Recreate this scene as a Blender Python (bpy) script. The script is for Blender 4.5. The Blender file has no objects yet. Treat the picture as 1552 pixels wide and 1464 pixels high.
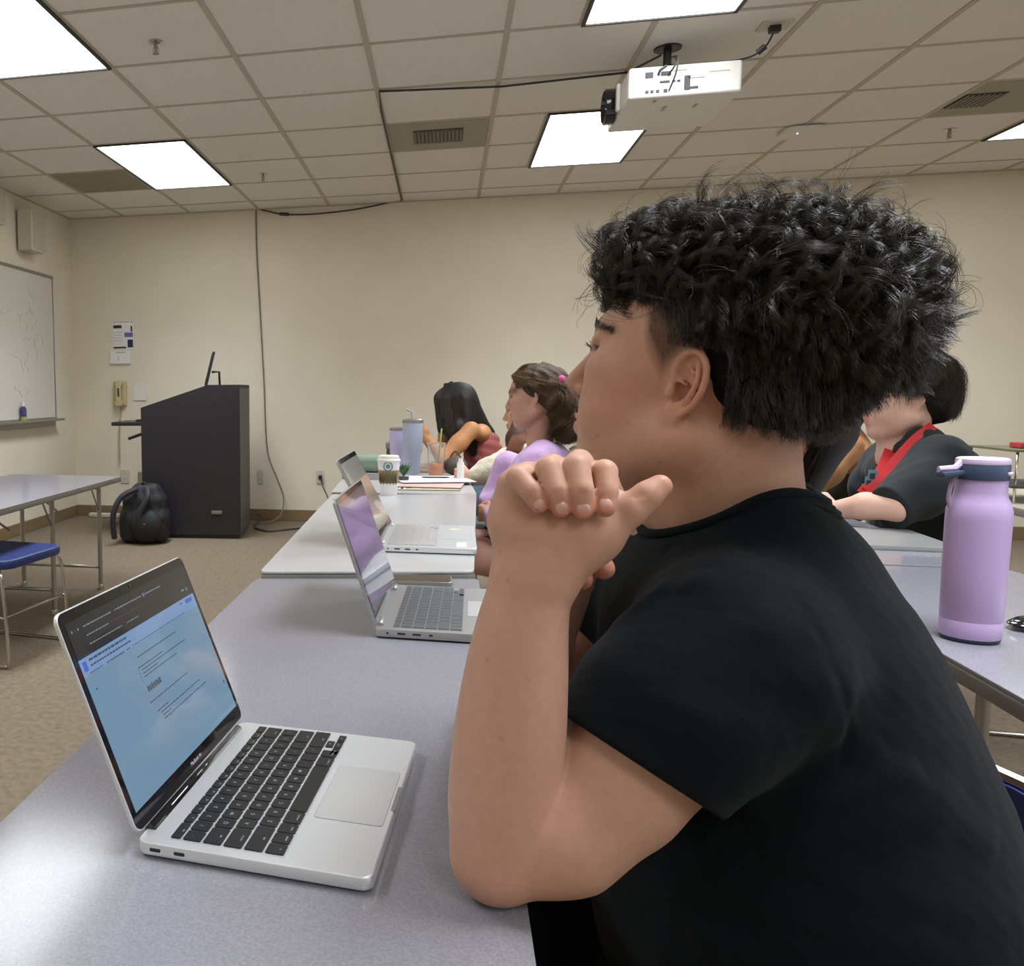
import bpy, bmesh, math, random
import numpy as np
from mathutils import Vector, Matrix, Euler

# ------------------------------------------------------------------ camera, world, exposure
SC = bpy.context.scene
COL = SC.collection
PI = math.pi
CAM_H = 1.16
PX, PY, FL = 383.3, 728.2, 1316.2

def cam_rot():
    a, b, c = -0.1025, 0.2175, 0.0064
    ca, sa, cb, sb, cc, sc = math.cos(a), math.sin(a), math.cos(b), math.sin(b), math.cos(c), math.sin(c)
    Rx = np.array([[1, 0, 0], [0, ca, -sa], [0, sa, ca]])
    Rz = np.array([[cb, -sb, 0], [sb, cb, 0], [0, 0, 1]])
    Ry = np.array([[cc, 0, sc], [0, 1, 0], [-sc, 0, cc]])
    return Rz @ Rx @ Ry

CM = cam_rot()
cam_data = bpy.data.cameras.new('camera')
cam = bpy.data.objects.new('camera', cam_data)
COL.objects.link(cam)
SC.camera = cam
cam_data.sensor_fit = 'HORIZONTAL'
cam_data.sensor_width = 36.0
cam_data.lens = 36.0 * FL / 1552.0
cam_data.shift_x = (776 - PX) / 1552.0
cam_data.shift_y = -(732 - PY) / 1552.0
cam_data.clip_start = 0.02
mw = Matrix(((CM[0][0], CM[0][2], -CM[0][1], 0), (CM[1][0], CM[1][2], -CM[1][1], 0), (CM[2][0], CM[2][2], -CM[2][1], CAM_H), (0, 0, 0, 1)))
cam.matrix_world = mw
cam_data.dof.use_dof = False

world = bpy.data.worlds.new('world')
SC.world = world
world.use_nodes = True
world.node_tree.nodes['Background'].inputs[0].default_value = (0.9, 0.93, 1.0, 1)
world.node_tree.nodes['Background'].inputs[1].default_value = 0.05
SC.view_settings.view_transform = 'Standard'
SC.view_settings.look = 'None'
SC.view_settings.gamma = 1.0
SC.view_settings.use_curve_mapping = False
SC.view_settings.exposure = 0.26
SC.cycles.max_bounces = 8; SC.cycles.diffuse_bounces = 4; SC.cycles.glossy_bounces = 4; SC.cycles.transmission_bounces = 6
SC.cycles.use_adaptive_sampling = True; SC.cycles.adaptive_threshold = 0.015

# points in the room measured from the photograph: where the line of sight meets a plane
def ray(px, py):
    return CM @ np.array([(px - PX) / FL, 1.0, -(py - PY) / FL])
def P(px, py, y):
    r = ray(px, py); p = r * (y / r[1]); return Vector((p[0], p[1], p[2] + CAM_H))
def PZ(px, py, z):
    r = ray(px, py); p = r * ((z - CAM_H) / r[2]); return Vector((p[0], p[1], z))
def PXx(px, py, x):
    r = ray(px, py); p = r * (x / r[0]); return Vector((p[0], p[1], p[2] + CAM_H))

U = 0.621                       # ceiling grid module
CEIL = CAM_H + 2.5481 * U
def GX(c): return (c - 2.6089) * U
def GY(r): return (r + 6.7406) * U
BACK_Y = 12.274 * U
LEFT_X = -5.4595 * U
RIGHT_X, FRONT_Y = 6.2, -3.4
TZ = 0.765                      # table top height

# ------------------------------------------------------------------ lights
FIX = []                        # ceiling fixtures: (x0,x1,y0,y1)
for (cx0, cx1) in ((-1, 0), (3.5, 4.5), (8, 9)):
    for r0 in (-10, -6, -2, 2):
        FIX.append((GX(cx0), GX(cx1), GY(r0), GY(r0 + 2)))
LAMP_COL = (0.88, 0.94, 1.03)
LAMP_W = 21.0
for i, (x0, x1, y0, y1) in enumerate(FIX):
    ld = bpy.data.lights.new('troffer_lamp', 'AREA')
    ld.shape = 'RECTANGLE'; ld.size = (x1 - x0) * .94; ld.size_y = (y1 - y0) * .96
    ld.energy = LAMP_W; ld.color = LAMP_COL; ld.spread = math.radians(108)
    lo = bpy.data.objects.new('troffer_lamp', ld)
    lo.location = ((x0 + x1) / 2, (y0 + y1) / 2, CEIL - 0.022)
    COL.objects.link(lo)
# daylight through the windows in the right-hand wall, beyond the frame
wl = bpy.data.lights.new('window_daylight', 'AREA')
wl.shape = 'RECTANGLE'; wl.size = 3.6; wl.size_y = 1.3; wl.energy = 20; wl.color = (0.72, 0.84, 1.0)
wo = bpy.data.objects.new('window_daylight', wl)
wo.location = (RIGHT_X - 0.06, -0.6, 1.75); wo.rotation_euler = (0, math.radians(90), 0)
wl.shape = 'RECTANGLE'; wl.size = 1.3; wl.size_y = 3.6
COL.objects.link(wo)

# ------------------------------------------------------------------ materials
def mat(name, col, rough=0.5, metal=0.0, spec=0.5, noise=0.0, nscale=30.0, bump=0.0, bscale=200.0, trans=0.0, ior=1.45,
        emit=None, estr=0.0, sss=0.0, coat=0.0, sheen=0.0, col2=None, detail=4.0, stretch=None, bdist=0.001, alpha=1.0, attr=None, ssr=None):
    m = bpy.data.materials.new(name); m.use_nodes = True
    nt = m.node_tree; b = nt.nodes['Principled BSDF']
    c = (col[0], col[1], col[2], 1)
    b.inputs['Base Color'].default_value = c
    b.inputs['Roughness'].default_value = rough
    b.inputs['Metallic'].default_value = metal
    b.inputs['Specular IOR Level'].default_value = spec
    b.inputs['IOR'].default_value = ior
    b.inputs['Transmission Weight'].default_value = trans
    b.inputs['Coat Weight'].default_value = coat
    b.inputs['Sheen Weight'].default_value = sheen
    b.inputs['Alpha'].default_value = alpha
    if sss:
        b.inputs['Subsurface Weight'].default_value = sss
        b.inputs['Subsurface Radius'].default_value = ssr or (0.012, 0.005, 0.003)
        b.inputs['Subsurface Scale'].default_value = 1.0
    if emit:
        b.inputs['Emission Color'].default_value = (*emit, 1); b.inputs['Emission Strength'].default_value = estr
    tc = nt.nodes.new('ShaderNodeTexCoord')
    vec = tc.outputs['Object']
    if stretch:
        mp = nt.nodes.new('ShaderNodeMapping'); mp.inputs['Scale'].default_value = stretch
        nt.links.new(vec, mp.inputs['Vector']); vec = mp.outputs['Vector']
    src = None
    if noise:
        n = nt.nodes.new('ShaderNodeTexNoise'); n.inputs['Scale'].default_value = nscale; n.inputs['Detail'].default_value = detail
        nt.links.new(vec, n.inputs['Vector'])
        mr = nt.nodes.new('ShaderNodeMapRange')
        mr.inputs['From Min'].default_value = 0.3; mr.inputs['From Max'].default_value = 0.7
        nt.links.new(n.outputs['Fac'], mr.inputs['Value'])
        mx = nt.nodes.new('ShaderNodeMix'); mx.data_type = 'RGBA'
        d = col2 or tuple(x * (1 - noise) for x in col)
        u_ = col if col2 else tuple(min(1, x * (1 + noise)) for x in col)
        mx.inputs[6].default_value = (*d, 1); mx.inputs[7].default_value = (*u_, 1)
        nt.links.new(mr.outputs['Result'], mx.inputs[0])
        src = mx.outputs[2]
        nt.links.new(src, b.inputs['Base Color'])
    if attr:
        at = nt.nodes.new('ShaderNodeVertexColor'); at.layer_name = attr
        mu = nt.nodes.new('ShaderNodeMix'); mu.data_type = 'RGBA'; mu.blend_type = 'MULTIPLY'; mu.inputs[0].default_value = 1.0
        if src: nt.links.new(src, mu.inputs[6])
        else: mu.inputs[6].default_value = c
        nt.links.new(at.outputs['Color'], mu.inputs[7])
        nt.links.new(mu.outputs[2], b.inputs['Base Color'])
    if bump:
        n2 = nt.nodes.new('ShaderNodeTexNoise'); n2.inputs['Scale'].default_value = bscale; n2.inputs['Detail'].default_value = 3
        nt.links.new(vec, n2.inputs['Vector'])
        bp = nt.nodes.new('ShaderNodeBump'); bp.inputs['Strength'].default_value = bump; bp.inputs['Distance'].default_value = bdist
        nt.links.new(n2.outputs['Fac'], bp.inputs['Height']); nt.links.new(bp.outputs['Normal'], b.inputs['Normal'])
    return m

def srgb(r, g, b):
    f = lambda v: (v / 255 / 12.92) if v / 255 <= 0.04045 else ((v / 255 + 0.055) / 1.055) ** 2.4
    return (f(r), f(g), f(b))

M = {}
M['wall'] = mat('wall_paint', (0.76, 0.695, 0.56), 0.75, noise=0.03, nscale=3, bump=0.15, bscale=350)
M['ceil'] = mat('ceiling_tile', (0.80, 0.775, 0.73), 0.9, noise=0.06, nscale=160, bump=0.5, bscale=220, bdist=0.002)
M['tbar'] = mat('ceiling_grid_paint', (0.50, 0.46, 0.37), 0.55)
M['carpet'] = mat('carpet_taupe', (0.172, 0.132, 0.088), 0.95, noise=0.20, nscale=38, bump=0.8, bscale=240, bdist=0.004, detail=9)
M['base'] = mat('baseboard_tan', (0.22, 0.15, 0.08), 0.5)
M['lens'] = mat('light_diffuser', (0.9, 0.9, 0.9), 0.4, emit=(0.97, 0.99, 1.0), estr=5.5)
M['dark_frame'] = mat('light_dark_trim', (0.04, 0.035, 0.03), 0.5)
M['white_plastic'] = mat('white_plastic', (0.75, 0.73, 0.68), 0.4)
M['offwhite'] = mat('offwhite_metal', (0.60, 0.56, 0.47), 0.5)
M['black_plastic'] = mat('black_plastic', (0.018, 0.018, 0.02), 0.4)
M['grey_dark'] = mat('dark_grey', (0.06, 0.06, 0.065), 0.5)
M['cable'] = mat('cable_dark', (0.045, 0.04, 0.035), 0.5)
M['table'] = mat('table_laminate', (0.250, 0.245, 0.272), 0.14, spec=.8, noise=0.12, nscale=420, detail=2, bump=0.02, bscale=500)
M['table_glare'] = mat('table_laminate_glare', (0.50, 0.49, 0.485), 0.22, noise=0.05, nscale=420, detail=2)  # same laminate made paler: grazing wall glare is put into the colour
M['table_edge'] = mat('table_edge_band', (0.20, 0.19, 0.16), 0.45)
M['chrome'] = mat('chrome_tube', (0.62, 0.60, 0.57), 0.18, metal=1.0)
M['leg_grey'] = mat('leg_grey_metal', (0.36, 0.34, 0.31), 0.35, metal=0.7)
M['alu'] = mat('aluminium', (0.72, 0.73, 0.74), 0.38, metal=0.55, spec=0.5)
M['alu_grey'] = mat('aluminium_grey', (0.42, 0.42, 0.42), 0.38, metal=0.6)
M['key'] = mat('keycap_black', (0.012, 0.012, 0.013), 0.45)
M['key_grey'] = mat('keycap_grey', (0.10, 0.105, 0.11), 0.45)
M['key_light'] = mat('keycap_pale', (0.42, 0.41, 0.39), 0.45)
M['glyph'] = mat('key_legend', (0.55, 0.55, 0.55), 0.5)
M['trackpad'] = mat('trackpad', (0.60, 0.60, 0.585), 0.28, metal=0.35)
M['bezel'] = mat('bezel_glass', (0.008, 0.008, 0.010), 0.06, coat=0.6)
M['blue_fabric'] = mat('chair_blue', (0.016, 0.030, 0.13), 0.42)
M['podium'] = mat('podium_black_laminate', (0.022, 0.020, 0.024), 0.42, noise=0.15, nscale=60)
M['podium_side'] = mat('podium_side_grey', (0.07, 0.066, 0.058), 0.5)
M['whiteboard'] = mat('whiteboard_enamel', (0.66, 0.63, 0.58), 0.25)
M['marker_faint'] = mat('faint_marker', (0.56, 0.54, 0.50), 0.5)
M['paper'] = mat('paper_white', (0.82, 0.81, 0.79), 0.6)
M['glass'] = mat('clear_plastic', (0.95, 0.95, 0.95), 0.05, trans=0.9, ior=1.2)

# ------------------------------------------------------------------ object helpers
def tag(o, label=None, cat=None, group=None, kind=None):
    if label: o['label'] = label
    if cat: o['category'] = cat
    if group: o['group'] = group
    if kind: o['kind'] = kind
    return o
def empty(name, loc=(0, 0, 0), rz=0.0, label=None, cat=None, group=None):
    o = bpy.data.objects.new(name, None); COL.objects.link(o)
    o.empty_display_size = 0.05
    o.location = loc; o.rotation_euler = (0, 0, rz)
    tag(o, label, cat, group)
    return o
def link_mesh(name, me, parent=None):
    o = bpy.data.objects.new(name, me); COL.objects.link(o)
    if parent is not None: o.parent = parent
    return o

class MB:
    """collects shapes into one mesh object"""
    def __init__(s): s.bm = bmesh.new(); s.X = Matrix.Identity(4); s.mi = 0; s.fl = s.bm.faces.layers.int.new('flat')
    def _fin(s, vs, M4=None):
        T = s.X if M4 is None else s.X @ M4
        for v in vs: v.co = T @ v.co
        fs = set(f for v in vs for f in v.link_faces)
        for f in fs: f.material_index = s.mi
        return s
    def box(s, c, d, bev=0.0, rot=None, seg=2):
        r = bmesh.ops.create_cube(s.bm, size=1.0); vs = r['verts']
        for v in vs: v.co = Vector((v.co.x * d[0], v.co.y * d[1], v.co.z * d[2]))
        if bev > 0:
            es = list(set(e for v in vs for e in v.link_edges))
            rr = bmesh.ops.bevel(s.bm, geom=es, offset=min(bev, min(d) * .49), segments=seg, affect='EDGES', profile=0.5)
            vs = list(set(v for v in rr['verts'])) 
            allf = set(f for v in vs for f in v.link_faces); vs = list(set(v for f in allf for v in f.verts))
        for f in set(f for v in vs for f in v.link_faces):
            f.normal_update()
            if max(abs(f.normal.x), abs(f.normal.y), abs(f.normal.z)) > .9995: f[s.fl] = 1
        M4 = Matrix.Translation(Vector(c))
        if rot is not None: M4 = M4 @ (rot.to_4x4() if hasattr(rot, 'to_4x4') and not isinstance(rot, Euler) else Euler(rot).to_matrix().to_4x4())
        return s._fin(vs, M4)
    def plate(s, w, d, t, r, c=(0, 0, 0), rot=None, seg=6, bev=0.0):
        """rounded-corner plate in XY, thickness t (centred)"""
        pts = []
        for (sx, sy, a0) in ((1, 1, 0), (-1, 1, PI / 2), (-1, -1, PI), (1, -1, 3 * PI / 2)):
            for k in range(seg + 1):
                a = a0 + k * PI / 2 / seg
                pts.append((sx * (w / 2 - r) + r * math.cos(a), sy * (d / 2 - r) + r * math.sin(a)))
        M4 = Matrix.Translation(Vector(c))
        if rot is not None: M4 = M4 @ Euler(rot).to_matrix().to_4x4()
        return s.prism(pts, -t / 2, t / 2, M4, bev)
    def prism(s, pts, z0, z1, M4=None, bev=0.0):
        n = len(pts); b = min(bev, abs(z1 - z0) * .45)
        cx = sum(p[0] for p in pts) / n; cy = sum(p[1] for p in pts) / n
        R = max(1e-6, max(math.hypot(p[0] - cx, p[1] - cy) for p in pts))
        lv = []
        if b > 0: prof = [(z0, b), (z0 + b * .3, b * .3), (z0 + b, 0), (z1 - b, 0), (z1 - b * .3, b * .3), (z1, b)]
        else: prof = [(z0, 0), (z1, 0)]
        for z, ins in prof:
            k = 1 - ins / R
            lv.append([s.bm.verts.new((cx + (p[0] - cx) * k, cy + (p[1] - cy) * k, z)) for p in pts])
        s.bm.faces.new(list(reversed(lv[0]))); s.bm.faces.new(lv[-1])
        for a, c in zip(lv, lv[1:]):
            for i in range(n):
                j = (i + 1) % n; s.bm.faces.new((a[i], a[j], c[j], c[i]))
        return s._fin([v for l in lv for v in l], M4)
    def lathe(s, prof, seg=32, M4=None, cap=True):
        rings = []
        for r, z in prof:
            rings.append([s.bm.verts.new((r * math.cos(2 * PI * i / seg), r * math.sin(2 * PI * i / seg), z)) for i in range(seg)])
        for a, c in zip(rings, rings[1:]):
            for i in range(seg):
                j = (i + 1) % seg; s.bm.faces.new((a[i], a[j], c[j], c[i]))
        if cap:
            s.bm.faces.new(list(reversed(rings[0]))); s.bm.faces.new(rings[-1])
        return s._fin([v for l in rings for v in l], M4)
    def tube(s, pts, r, seg=10, closed=False):
        pts = [Vector(p) for p in pts]; n = len(pts); rings = []
        rr = r if isinstance(r, (list, tuple)) else [r] * n
        up = None
        for i, p in enumerate(pts):
            if closed: t = (pts[(i + 1) % n] - pts[i - 1]).normalized()
            else: t = (pts[min(i + 1, n - 1)] - pts[max(i - 1, 0)]).normalized()
            if up is None:
                up = t.orthogonal().normalized()
            up = (up - t * up.dot(t)); up = up.normalized() if up.length > 1e-6 else t.orthogonal().normalized()
            w = t.cross(up)
            rings.append([s.bm.verts.new(p + (up * math.cos(2 * PI * k / seg) + w * math.sin(2 * PI * k / seg)) * rr[i]) for k in range(seg)])
        pr = list(zip(rings, rings[1:])) + ([(rings[-1], rings[0])] if closed else [])
        for a, c in pr:
            for k in range(seg):
                j = (k + 1) % seg; s.bm.faces.new((a[k], a[j], c[j], c[k]))
        if not closed:
            s.bm.faces.new(list(reversed(rings[0]))); s.bm.faces.new(rings[-1])
        return s._fin([v for l in rings for v in l])
    def ball(s, c, r, seg=16, sc=(1, 1, 1)):
        q = bmesh.ops.create_uvsphere(s.bm, u_segments=seg, v_segments=max(6, seg // 2), radius=1.0)
        for v in q['verts']: v.co = Vector((v.co.x * r * sc[0], v.co.y * r * sc[1], v.co.z * r * sc[2])) + Vector(c)
        return s._fin(q['verts'])
    def quad(s, pts):
        vs = [s.bm.verts.new(p) for p in pts]; s.bm.faces.new(vs); return s._fin(vs)
    def build(s, name, mats, parent=None, smooth=None, loc=None):
        bmesh.ops.recalc_face_normals(s.bm, faces=s.bm.faces[:])
        flat = [i for i, f in enumerate(s.bm.faces) if f[s.fl] or len(f.verts) > 4]
        me = bpy.data.meshes.new(name)
        if loc is not None:
            for v in s.bm.verts: v.co -= Vector(loc)
        s.bm.to_mesh(me); s.bm.free()
        for m in (mats if isinstance(mats, (list, tuple)) else [mats]): me.materials.append(m)
        o = link_mesh(name, me, parent)
        if loc is not None: o.location = loc
        if smooth is None: smooth = 35
        if smooth:
            for p in me.polygons: p.use_smooth = True
            try: me.set_sharp_from_angle(angle=math.radians(smooth))
            except Exception: pass
            for i in flat: me.polygons[i].use_smooth = False
        return o

def bez(pts, n=8):
    """Catmull-Rom through points"""
    pts = [Vector(p) for p in pts]; out = []
    for i in range(len(pts) - 1):
        p0 = pts[max(i - 1, 0)]; p1 = pts[i]; p2 = pts[i + 1]; p3 = pts[min(i + 2, len(pts) - 1)]
        for k in range(n):
            t = k / n
            out.append(0.5 * ((2 * p1) + (-p0 + p2) * t + (2 * p0 - 5 * p1 + 4 * p2 - p3) * t * t + (-p0 + 3 * p1 - 3 * p2 + p3) * t ** 3))
    out.append(pts[-1]); return out

def text_into(mb, txt, size, M4, depth=0.0002, align='CENTER'):
    cu = bpy.data.curves.new('txt', 'FONT'); cu.body = txt; cu.size = size; cu.align_x = align; cu.align_y = 'CENTER'; cu.extrude = depth
    o = bpy.data.objects.new('txt', cu); COL.objects.link(o)
    dg = bpy.context.evaluated_depsgraph_get()
    me = bpy.data.meshes.new_from_object(o.evaluated_get(dg))
    n0 = len(mb.bm.verts); mb.bm.from_mesh(me); mb.bm.verts.ensure_lookup_table()
    mb._fin(mb.bm.verts[n0:], M4)
    bpy.data.objects.remove(o); bpy.data.curves.remove(cu); bpy.data.meshes.remove(me)

def copy_tree(o, parent=None):
    c = o.copy(); COL.objects.link(c)
    if parent is not None: c.parent = parent
    for ch in list(o.children): copy_tree(ch, c)
    return c

# ------------------------------------------------------------------ organic surfaces: smooth-union distance fields, surface nets
def A3(v): return np.array([v[0], v[1], v[2]], float)
class SD:
    def __init__(s): s.ops = []
    def _add(s, op, k, fn, c, R): s.ops.append((op, k, fn, np.array(c, float), R)); return s
    def ball(s, c, r, k=0.01, op='u'):
        c = A3(c); return s._add(op, k, lambda p: np.linalg.norm(p - c, axis=1) - r, c, r)
    def ell(s, c, r, k=0.01, op='u', rot=None):
        c = A3(c); r = np.array(r, float)
        Rm = np.eye(3) if rot is None else np.array(rot)   # columns = ellipsoid axes in space
        def fn(p):
            q = (p - c) @ Rm
            k0 = np.linalg.norm(q / r, axis=1); k1 = np.linalg.norm(q / (r * r), axis=1)
            return np.where(k1 > 1e-9, k0 * (k0 - 1.0) / np.maximum(k1, 1e-9), -r.min())
        return s._add(op, k, fn, c, r.max())
    def cone(s, a, b, ra, rb, k=0.01, op='u'):
        a = A3(a); b = A3(b); ab = b - a; L2 = max(ab @ ab, 1e-12)
        def fn(p):
            t = np.clip(((p - a) @ ab) / L2, 0, 1)
            return np.linalg.norm(p - a - t[:, None] * ab, axis=1) - (ra + (rb - ra) * t)
        return s._add(op, k, fn, (a + b) / 2, np.sqrt(L2) / 2 + max(ra, rb))
    def chain(s, pts, rs, k=0.01, op='u'):
        for i in range(len(pts) - 1): s.cone(pts[i], pts[i + 1], rs[i], rs[i + 1], k, op)
        return s
    def fn(s, fn, k=0.01, op='u', c=(0, 0, 0), R=1e9): return s._add(op, k, fn, c, R)
    def __call__(s, p, cull=None):
        d = np.full(len(p), 1.0)
        if cull is not None: cc, cr = cull
        for op, k, fn, c, R in s.ops:
            if cull is not None and np.linalg.norm(c - cc) > R + cr + k + 0.03: continue
            e = fn(p)
            if op == 'u':
                if k > 0:
                    h = np.clip(0.5 + 0.5 * (d - e) / k, 0, 1); d = d + (e - d) * h - k * h * (1 - h)
                else: d = np.minimum(d, e)
            elif op == 's':
                if k > 0:
                    h = np.clip(0.5 - 0.5 * (d + e) / k, 0, 1); d = d + (-e - d) * h + k * h * (1 - h)
                else: d = np.maximum(d, -e)
            elif op == 'i': d = np.maximum(d, e)
            elif op == 'd': d = d + e        # displacement
        return d

def sdf_mesh(f, lo, hi, h, N=8):
    lo = np.array(lo, float); hi = np.array(hi, float)
    nb = np.ceil((hi - lo) / (N * h)).astype(int)
    g = np.stack(np.meshgrid(*[np.arange(n) for n in nb], indexing='ij'), -1).reshape(-1, 3)
    cen = lo + (g + 0.5) * N * h
    act = np.zeros(len(g), bool)
    for i in range(0, len(g), 60000): act[i:i + 60000] = np.abs(f(cen[i:i + 60000])) < N * h * 0.87 * 1.35 + 0.004
    g = g[act]
    # group blocks spatially for culling
    key = (g[:, 0] // 4) * 1000000 + (g[:, 1] // 4) * 1000 + g[:, 2] // 4
    order = np.argsort(key, kind='stable'); g = g[order]; key = key[order]
    l = np.stack(np.meshgrid(*[np.arange(N + 1)] * 3, indexing='ij'), -1).reshape(-1, 3)
    dims = nb * N + 2
    cid_all, pos_all, quads = [], [], []
    def cid(c): return (c[..., 0].astype(np.int64) * dims[1] + c[..., 1]) * dims[2] + c[..., 2]
    edges = [(0, 4), (1, 5), (2, 6), (3, 7), (0, 2), (1, 3), (4, 6), (5, 7), (0, 1), (2, 3), (4, 5), (6, 7)]
    corner = np.array([[i >> 2 & 1, i >> 1 & 1, i & 1] for i in range(8)])
    st = np.flatnonzero(np.r_[True, key[1:] != key[:-1]]); en = np.r_[st[1:], len(key)]
    for a, b in zip(st, en):
        gb = g[a:b]; base = gb * N
        idx = base[:, None, :] + l[None]
        pts = lo + idx.reshape(-1, 3) * h
        bl = pts.min(0); bh = pts.max(0)
        v = f(pts, ((bl + bh) / 2, np.linalg.norm(bh - bl) / 2)).reshape(-1, N + 1, N + 1, N + 1)
        ins = v < 0
        c8 = np.stack([v[:, x:x + N, y:y + N, z:z + N] for x, y, z in corner], -1)
        i8 = c8 < 0; s_ = i8.sum(-1); m = (s_ > 0) & (s_ < 8)
        bi, ci, cj, ck = np.nonzero(m)
        if not len(bi): continue
        vv = c8[bi, ci, cj, ck]; acc = np.zeros((len(bi), 3)); cnt = np.zeros(len(bi))
        for e0, e1 in edges:
            va, vb = vv[:, e0], vv[:, e1]; x = (va < 0) != (vb < 0)
            t = np.where(x, va / np.where(x, va - vb, 1), 0)
            pt = corner[e0] + t[:, None] * (corner[e1] - corner[e0])
            acc += pt * x[:, None]; cnt += x
        cell = base[bi] + np.stack([ci, cj, ck], -1)
        pos_all.append(lo + (cell + acc / cnt[:, None]) * h); cid_all.append(cid(cell))
        for ax in range(3):
            sl0 = ins[:, :N, :N, :N]
            sh = [slice(0, N)] * 3; sh[ax] = slice(1, N + 1)
            sl1 = ins[:, sh[0], sh[1], sh[2]]
            bb, x, y, z = np.nonzero(sl0 != sl1)
            if not len(bb): continue
            c = base[bb] + np.stack([x, y, z], -1)
            u_, w_ = (ax + 1) % 3, (ax + 2) % 3
            du = np.zeros(3, int); du[u_] = 1; dw = np.zeros(3, int); dw[w_] = 1
            q = np.stack([cid(c), cid(c - du), cid(c - du - dw), cid(c - dw)], -1)
            fl = ~sl0[bb, x, y, z]
            ok = (c[:, u_] > 0) & (c[:, w_] > 0)
            q = np.where(fl[:, None], q[:, ::-1], q)[ok]
            quads.append(q)
    ids = np.concatenate(cid_all); pos = np.concatenate(pos_all); q = np.concatenate(quads)
    o = np.argsort(ids); ids = ids[o]; pos = pos[o]
    k = np.searchsorted(ids, q); k = np.clip(k, 0, len(ids) - 1)
    ok = (ids[k] == q).all(1)
    return pos, k[ok]

def relax(pos, q, it=2, lam=0.5):
    e = np.concatenate([q[:, [0, 1]], q[:, [1, 2]], q[:, [2, 3]], q[:, [3, 0]]])
    n = len(pos)
    for _ in range(it):
        acc = np.zeros_like(pos); cnt = np.zeros(n)
        for d in range(3):
            acc[:, d] = np.bincount(e[:, 0], pos[e[:, 1], d], n) + np.bincount(e[:, 1], pos[e[:, 0], d], n)
        cnt = np.bincount(e[:, 0], minlength=n) + np.bincount(e[:, 1], minlength=n)
        pos = pos + lam * (acc / np.maximum(cnt, 1)[:, None] - pos)
    return pos

def np_mesh(name, pos, faces, mats, parent=None, colors=None, mi=None, cname='Col'):
    me = bpy.data.meshes.new(name)
    nf, k = faces.shape
    me.vertices.add(len(pos)); me.vertices.foreach_set('co', np.ascontiguousarray(pos, dtype=np.float32).ravel())
    me.loops.add(nf * k); me.loops.foreach_set('vertex_index', np.ascontiguousarray(faces, dtype=np.int32).ravel())
    me.polygons.add(nf); me.polygons.foreach_set('loop_start', np.arange(0, nf * k, k, dtype=np.int32))
    me.polygons.foreach_set('use_smooth', np.ones(nf, dtype=bool))
    for m in (mats if isinstance(mats, (list, tuple)) else [mats]): me.materials.append(m)
    if mi is not None: me.polygons.foreach_set('material_index', mi.astype(np.int32))
    me.update(calc_edges=True); me.validate()
    if colors is not None:
        ca = me.color_attributes.new(cname, 'FLOAT_COLOR', 'POINT')
        c4 = np.ones((len(pos), 4), np.float32); c4[:, :3] = colors
        ca.data.foreach_set('color', c4.ravel())
    return link_mesh(name, me, parent)

def sdf_obj(name, f, lo, hi, h, mats, parent=None, colfn=None, smooth=1):
    pos, q = sdf_mesh(f, lo, hi, h)
    if smooth: pos = relax(pos, q, smooth, 0.45)
    off = A3(parent.matrix_world.translation) if parent is not None else 0
    c = colfn(pos) if colfn else None
    po = pos
    if parent is not None:
        Mi = np.array((parent.matrix_basis.inverted())); po = pos @ Mi[:3, :3].T + Mi[:3, 3]
    return np_mesh(name, po, q, mats, parent, c)

def smooth_noise(p, s, seed=0):
    """cheap smooth pseudo-noise in [-1,1]"""
    rs = np.random.RandomState(seed); v = 0
    for i in range(5):
        k = rs.normal(size=3) * s * (0.7 + 0.3 * i); ph = rs.rand() * 6.28
        v = v + np.sin(p @ k + ph + 0.8 * np.sin(p @ (rs.normal(size=3) * s * 0.6) + i))
    return v / 5

def strands(name, lines, rad, material, parent=None, sides=3, cols=None):
    """lines: (n,K,3) polylines -> one mesh of thin tapered tubes"""
    L = np.asarray(lines, float); n, K, _ = L.shape
    t = np.gradient(L, axis=1); t /= np.maximum(np.linalg.norm(t, axis=2, keepdims=True), 1e-9)
    ref = np.tile(np.array([0.37, 0.81, 0.45]), (n, K, 1))
    a = np.cross(t, ref); a /= np.maximum(np.linalg.norm(a, axis=2, keepdims=True), 1e-9); b = np.cross(t, a)
    taper = np.linspace(1.0, 0.35, K)[None, :, None] * rad
    ring = [L + (a * math.cos(2 * PI * s / sides) + b * math.sin(2 * PI * s / sides)) * taper for s in range(sides)]
    V = np.stack(ring, 2).reshape(-1, 3)
    base = (np.arange(n)[:, None] * K + np.arange(K - 1)[None]) * sides
    fs = []
    for s in range(sides):
        s2 = (s + 1) % sides
        fs.append(np.stack([base + s, base + s2, base + sides + s2, base + sides + s], -1).reshape(-1, 4))
    F_ = np.concatenate(fs)
    if parent is not None:
        Mi = np.array((parent.matrix_basis.inverted())); V = V @ Mi[:3, :3].T + Mi[:3, 3]
    cc = None
    if cols is not None: cc = np.repeat(cols, K * sides, axis=0)
    return np_mesh(name, V, F_, material, parent, cc)
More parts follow.
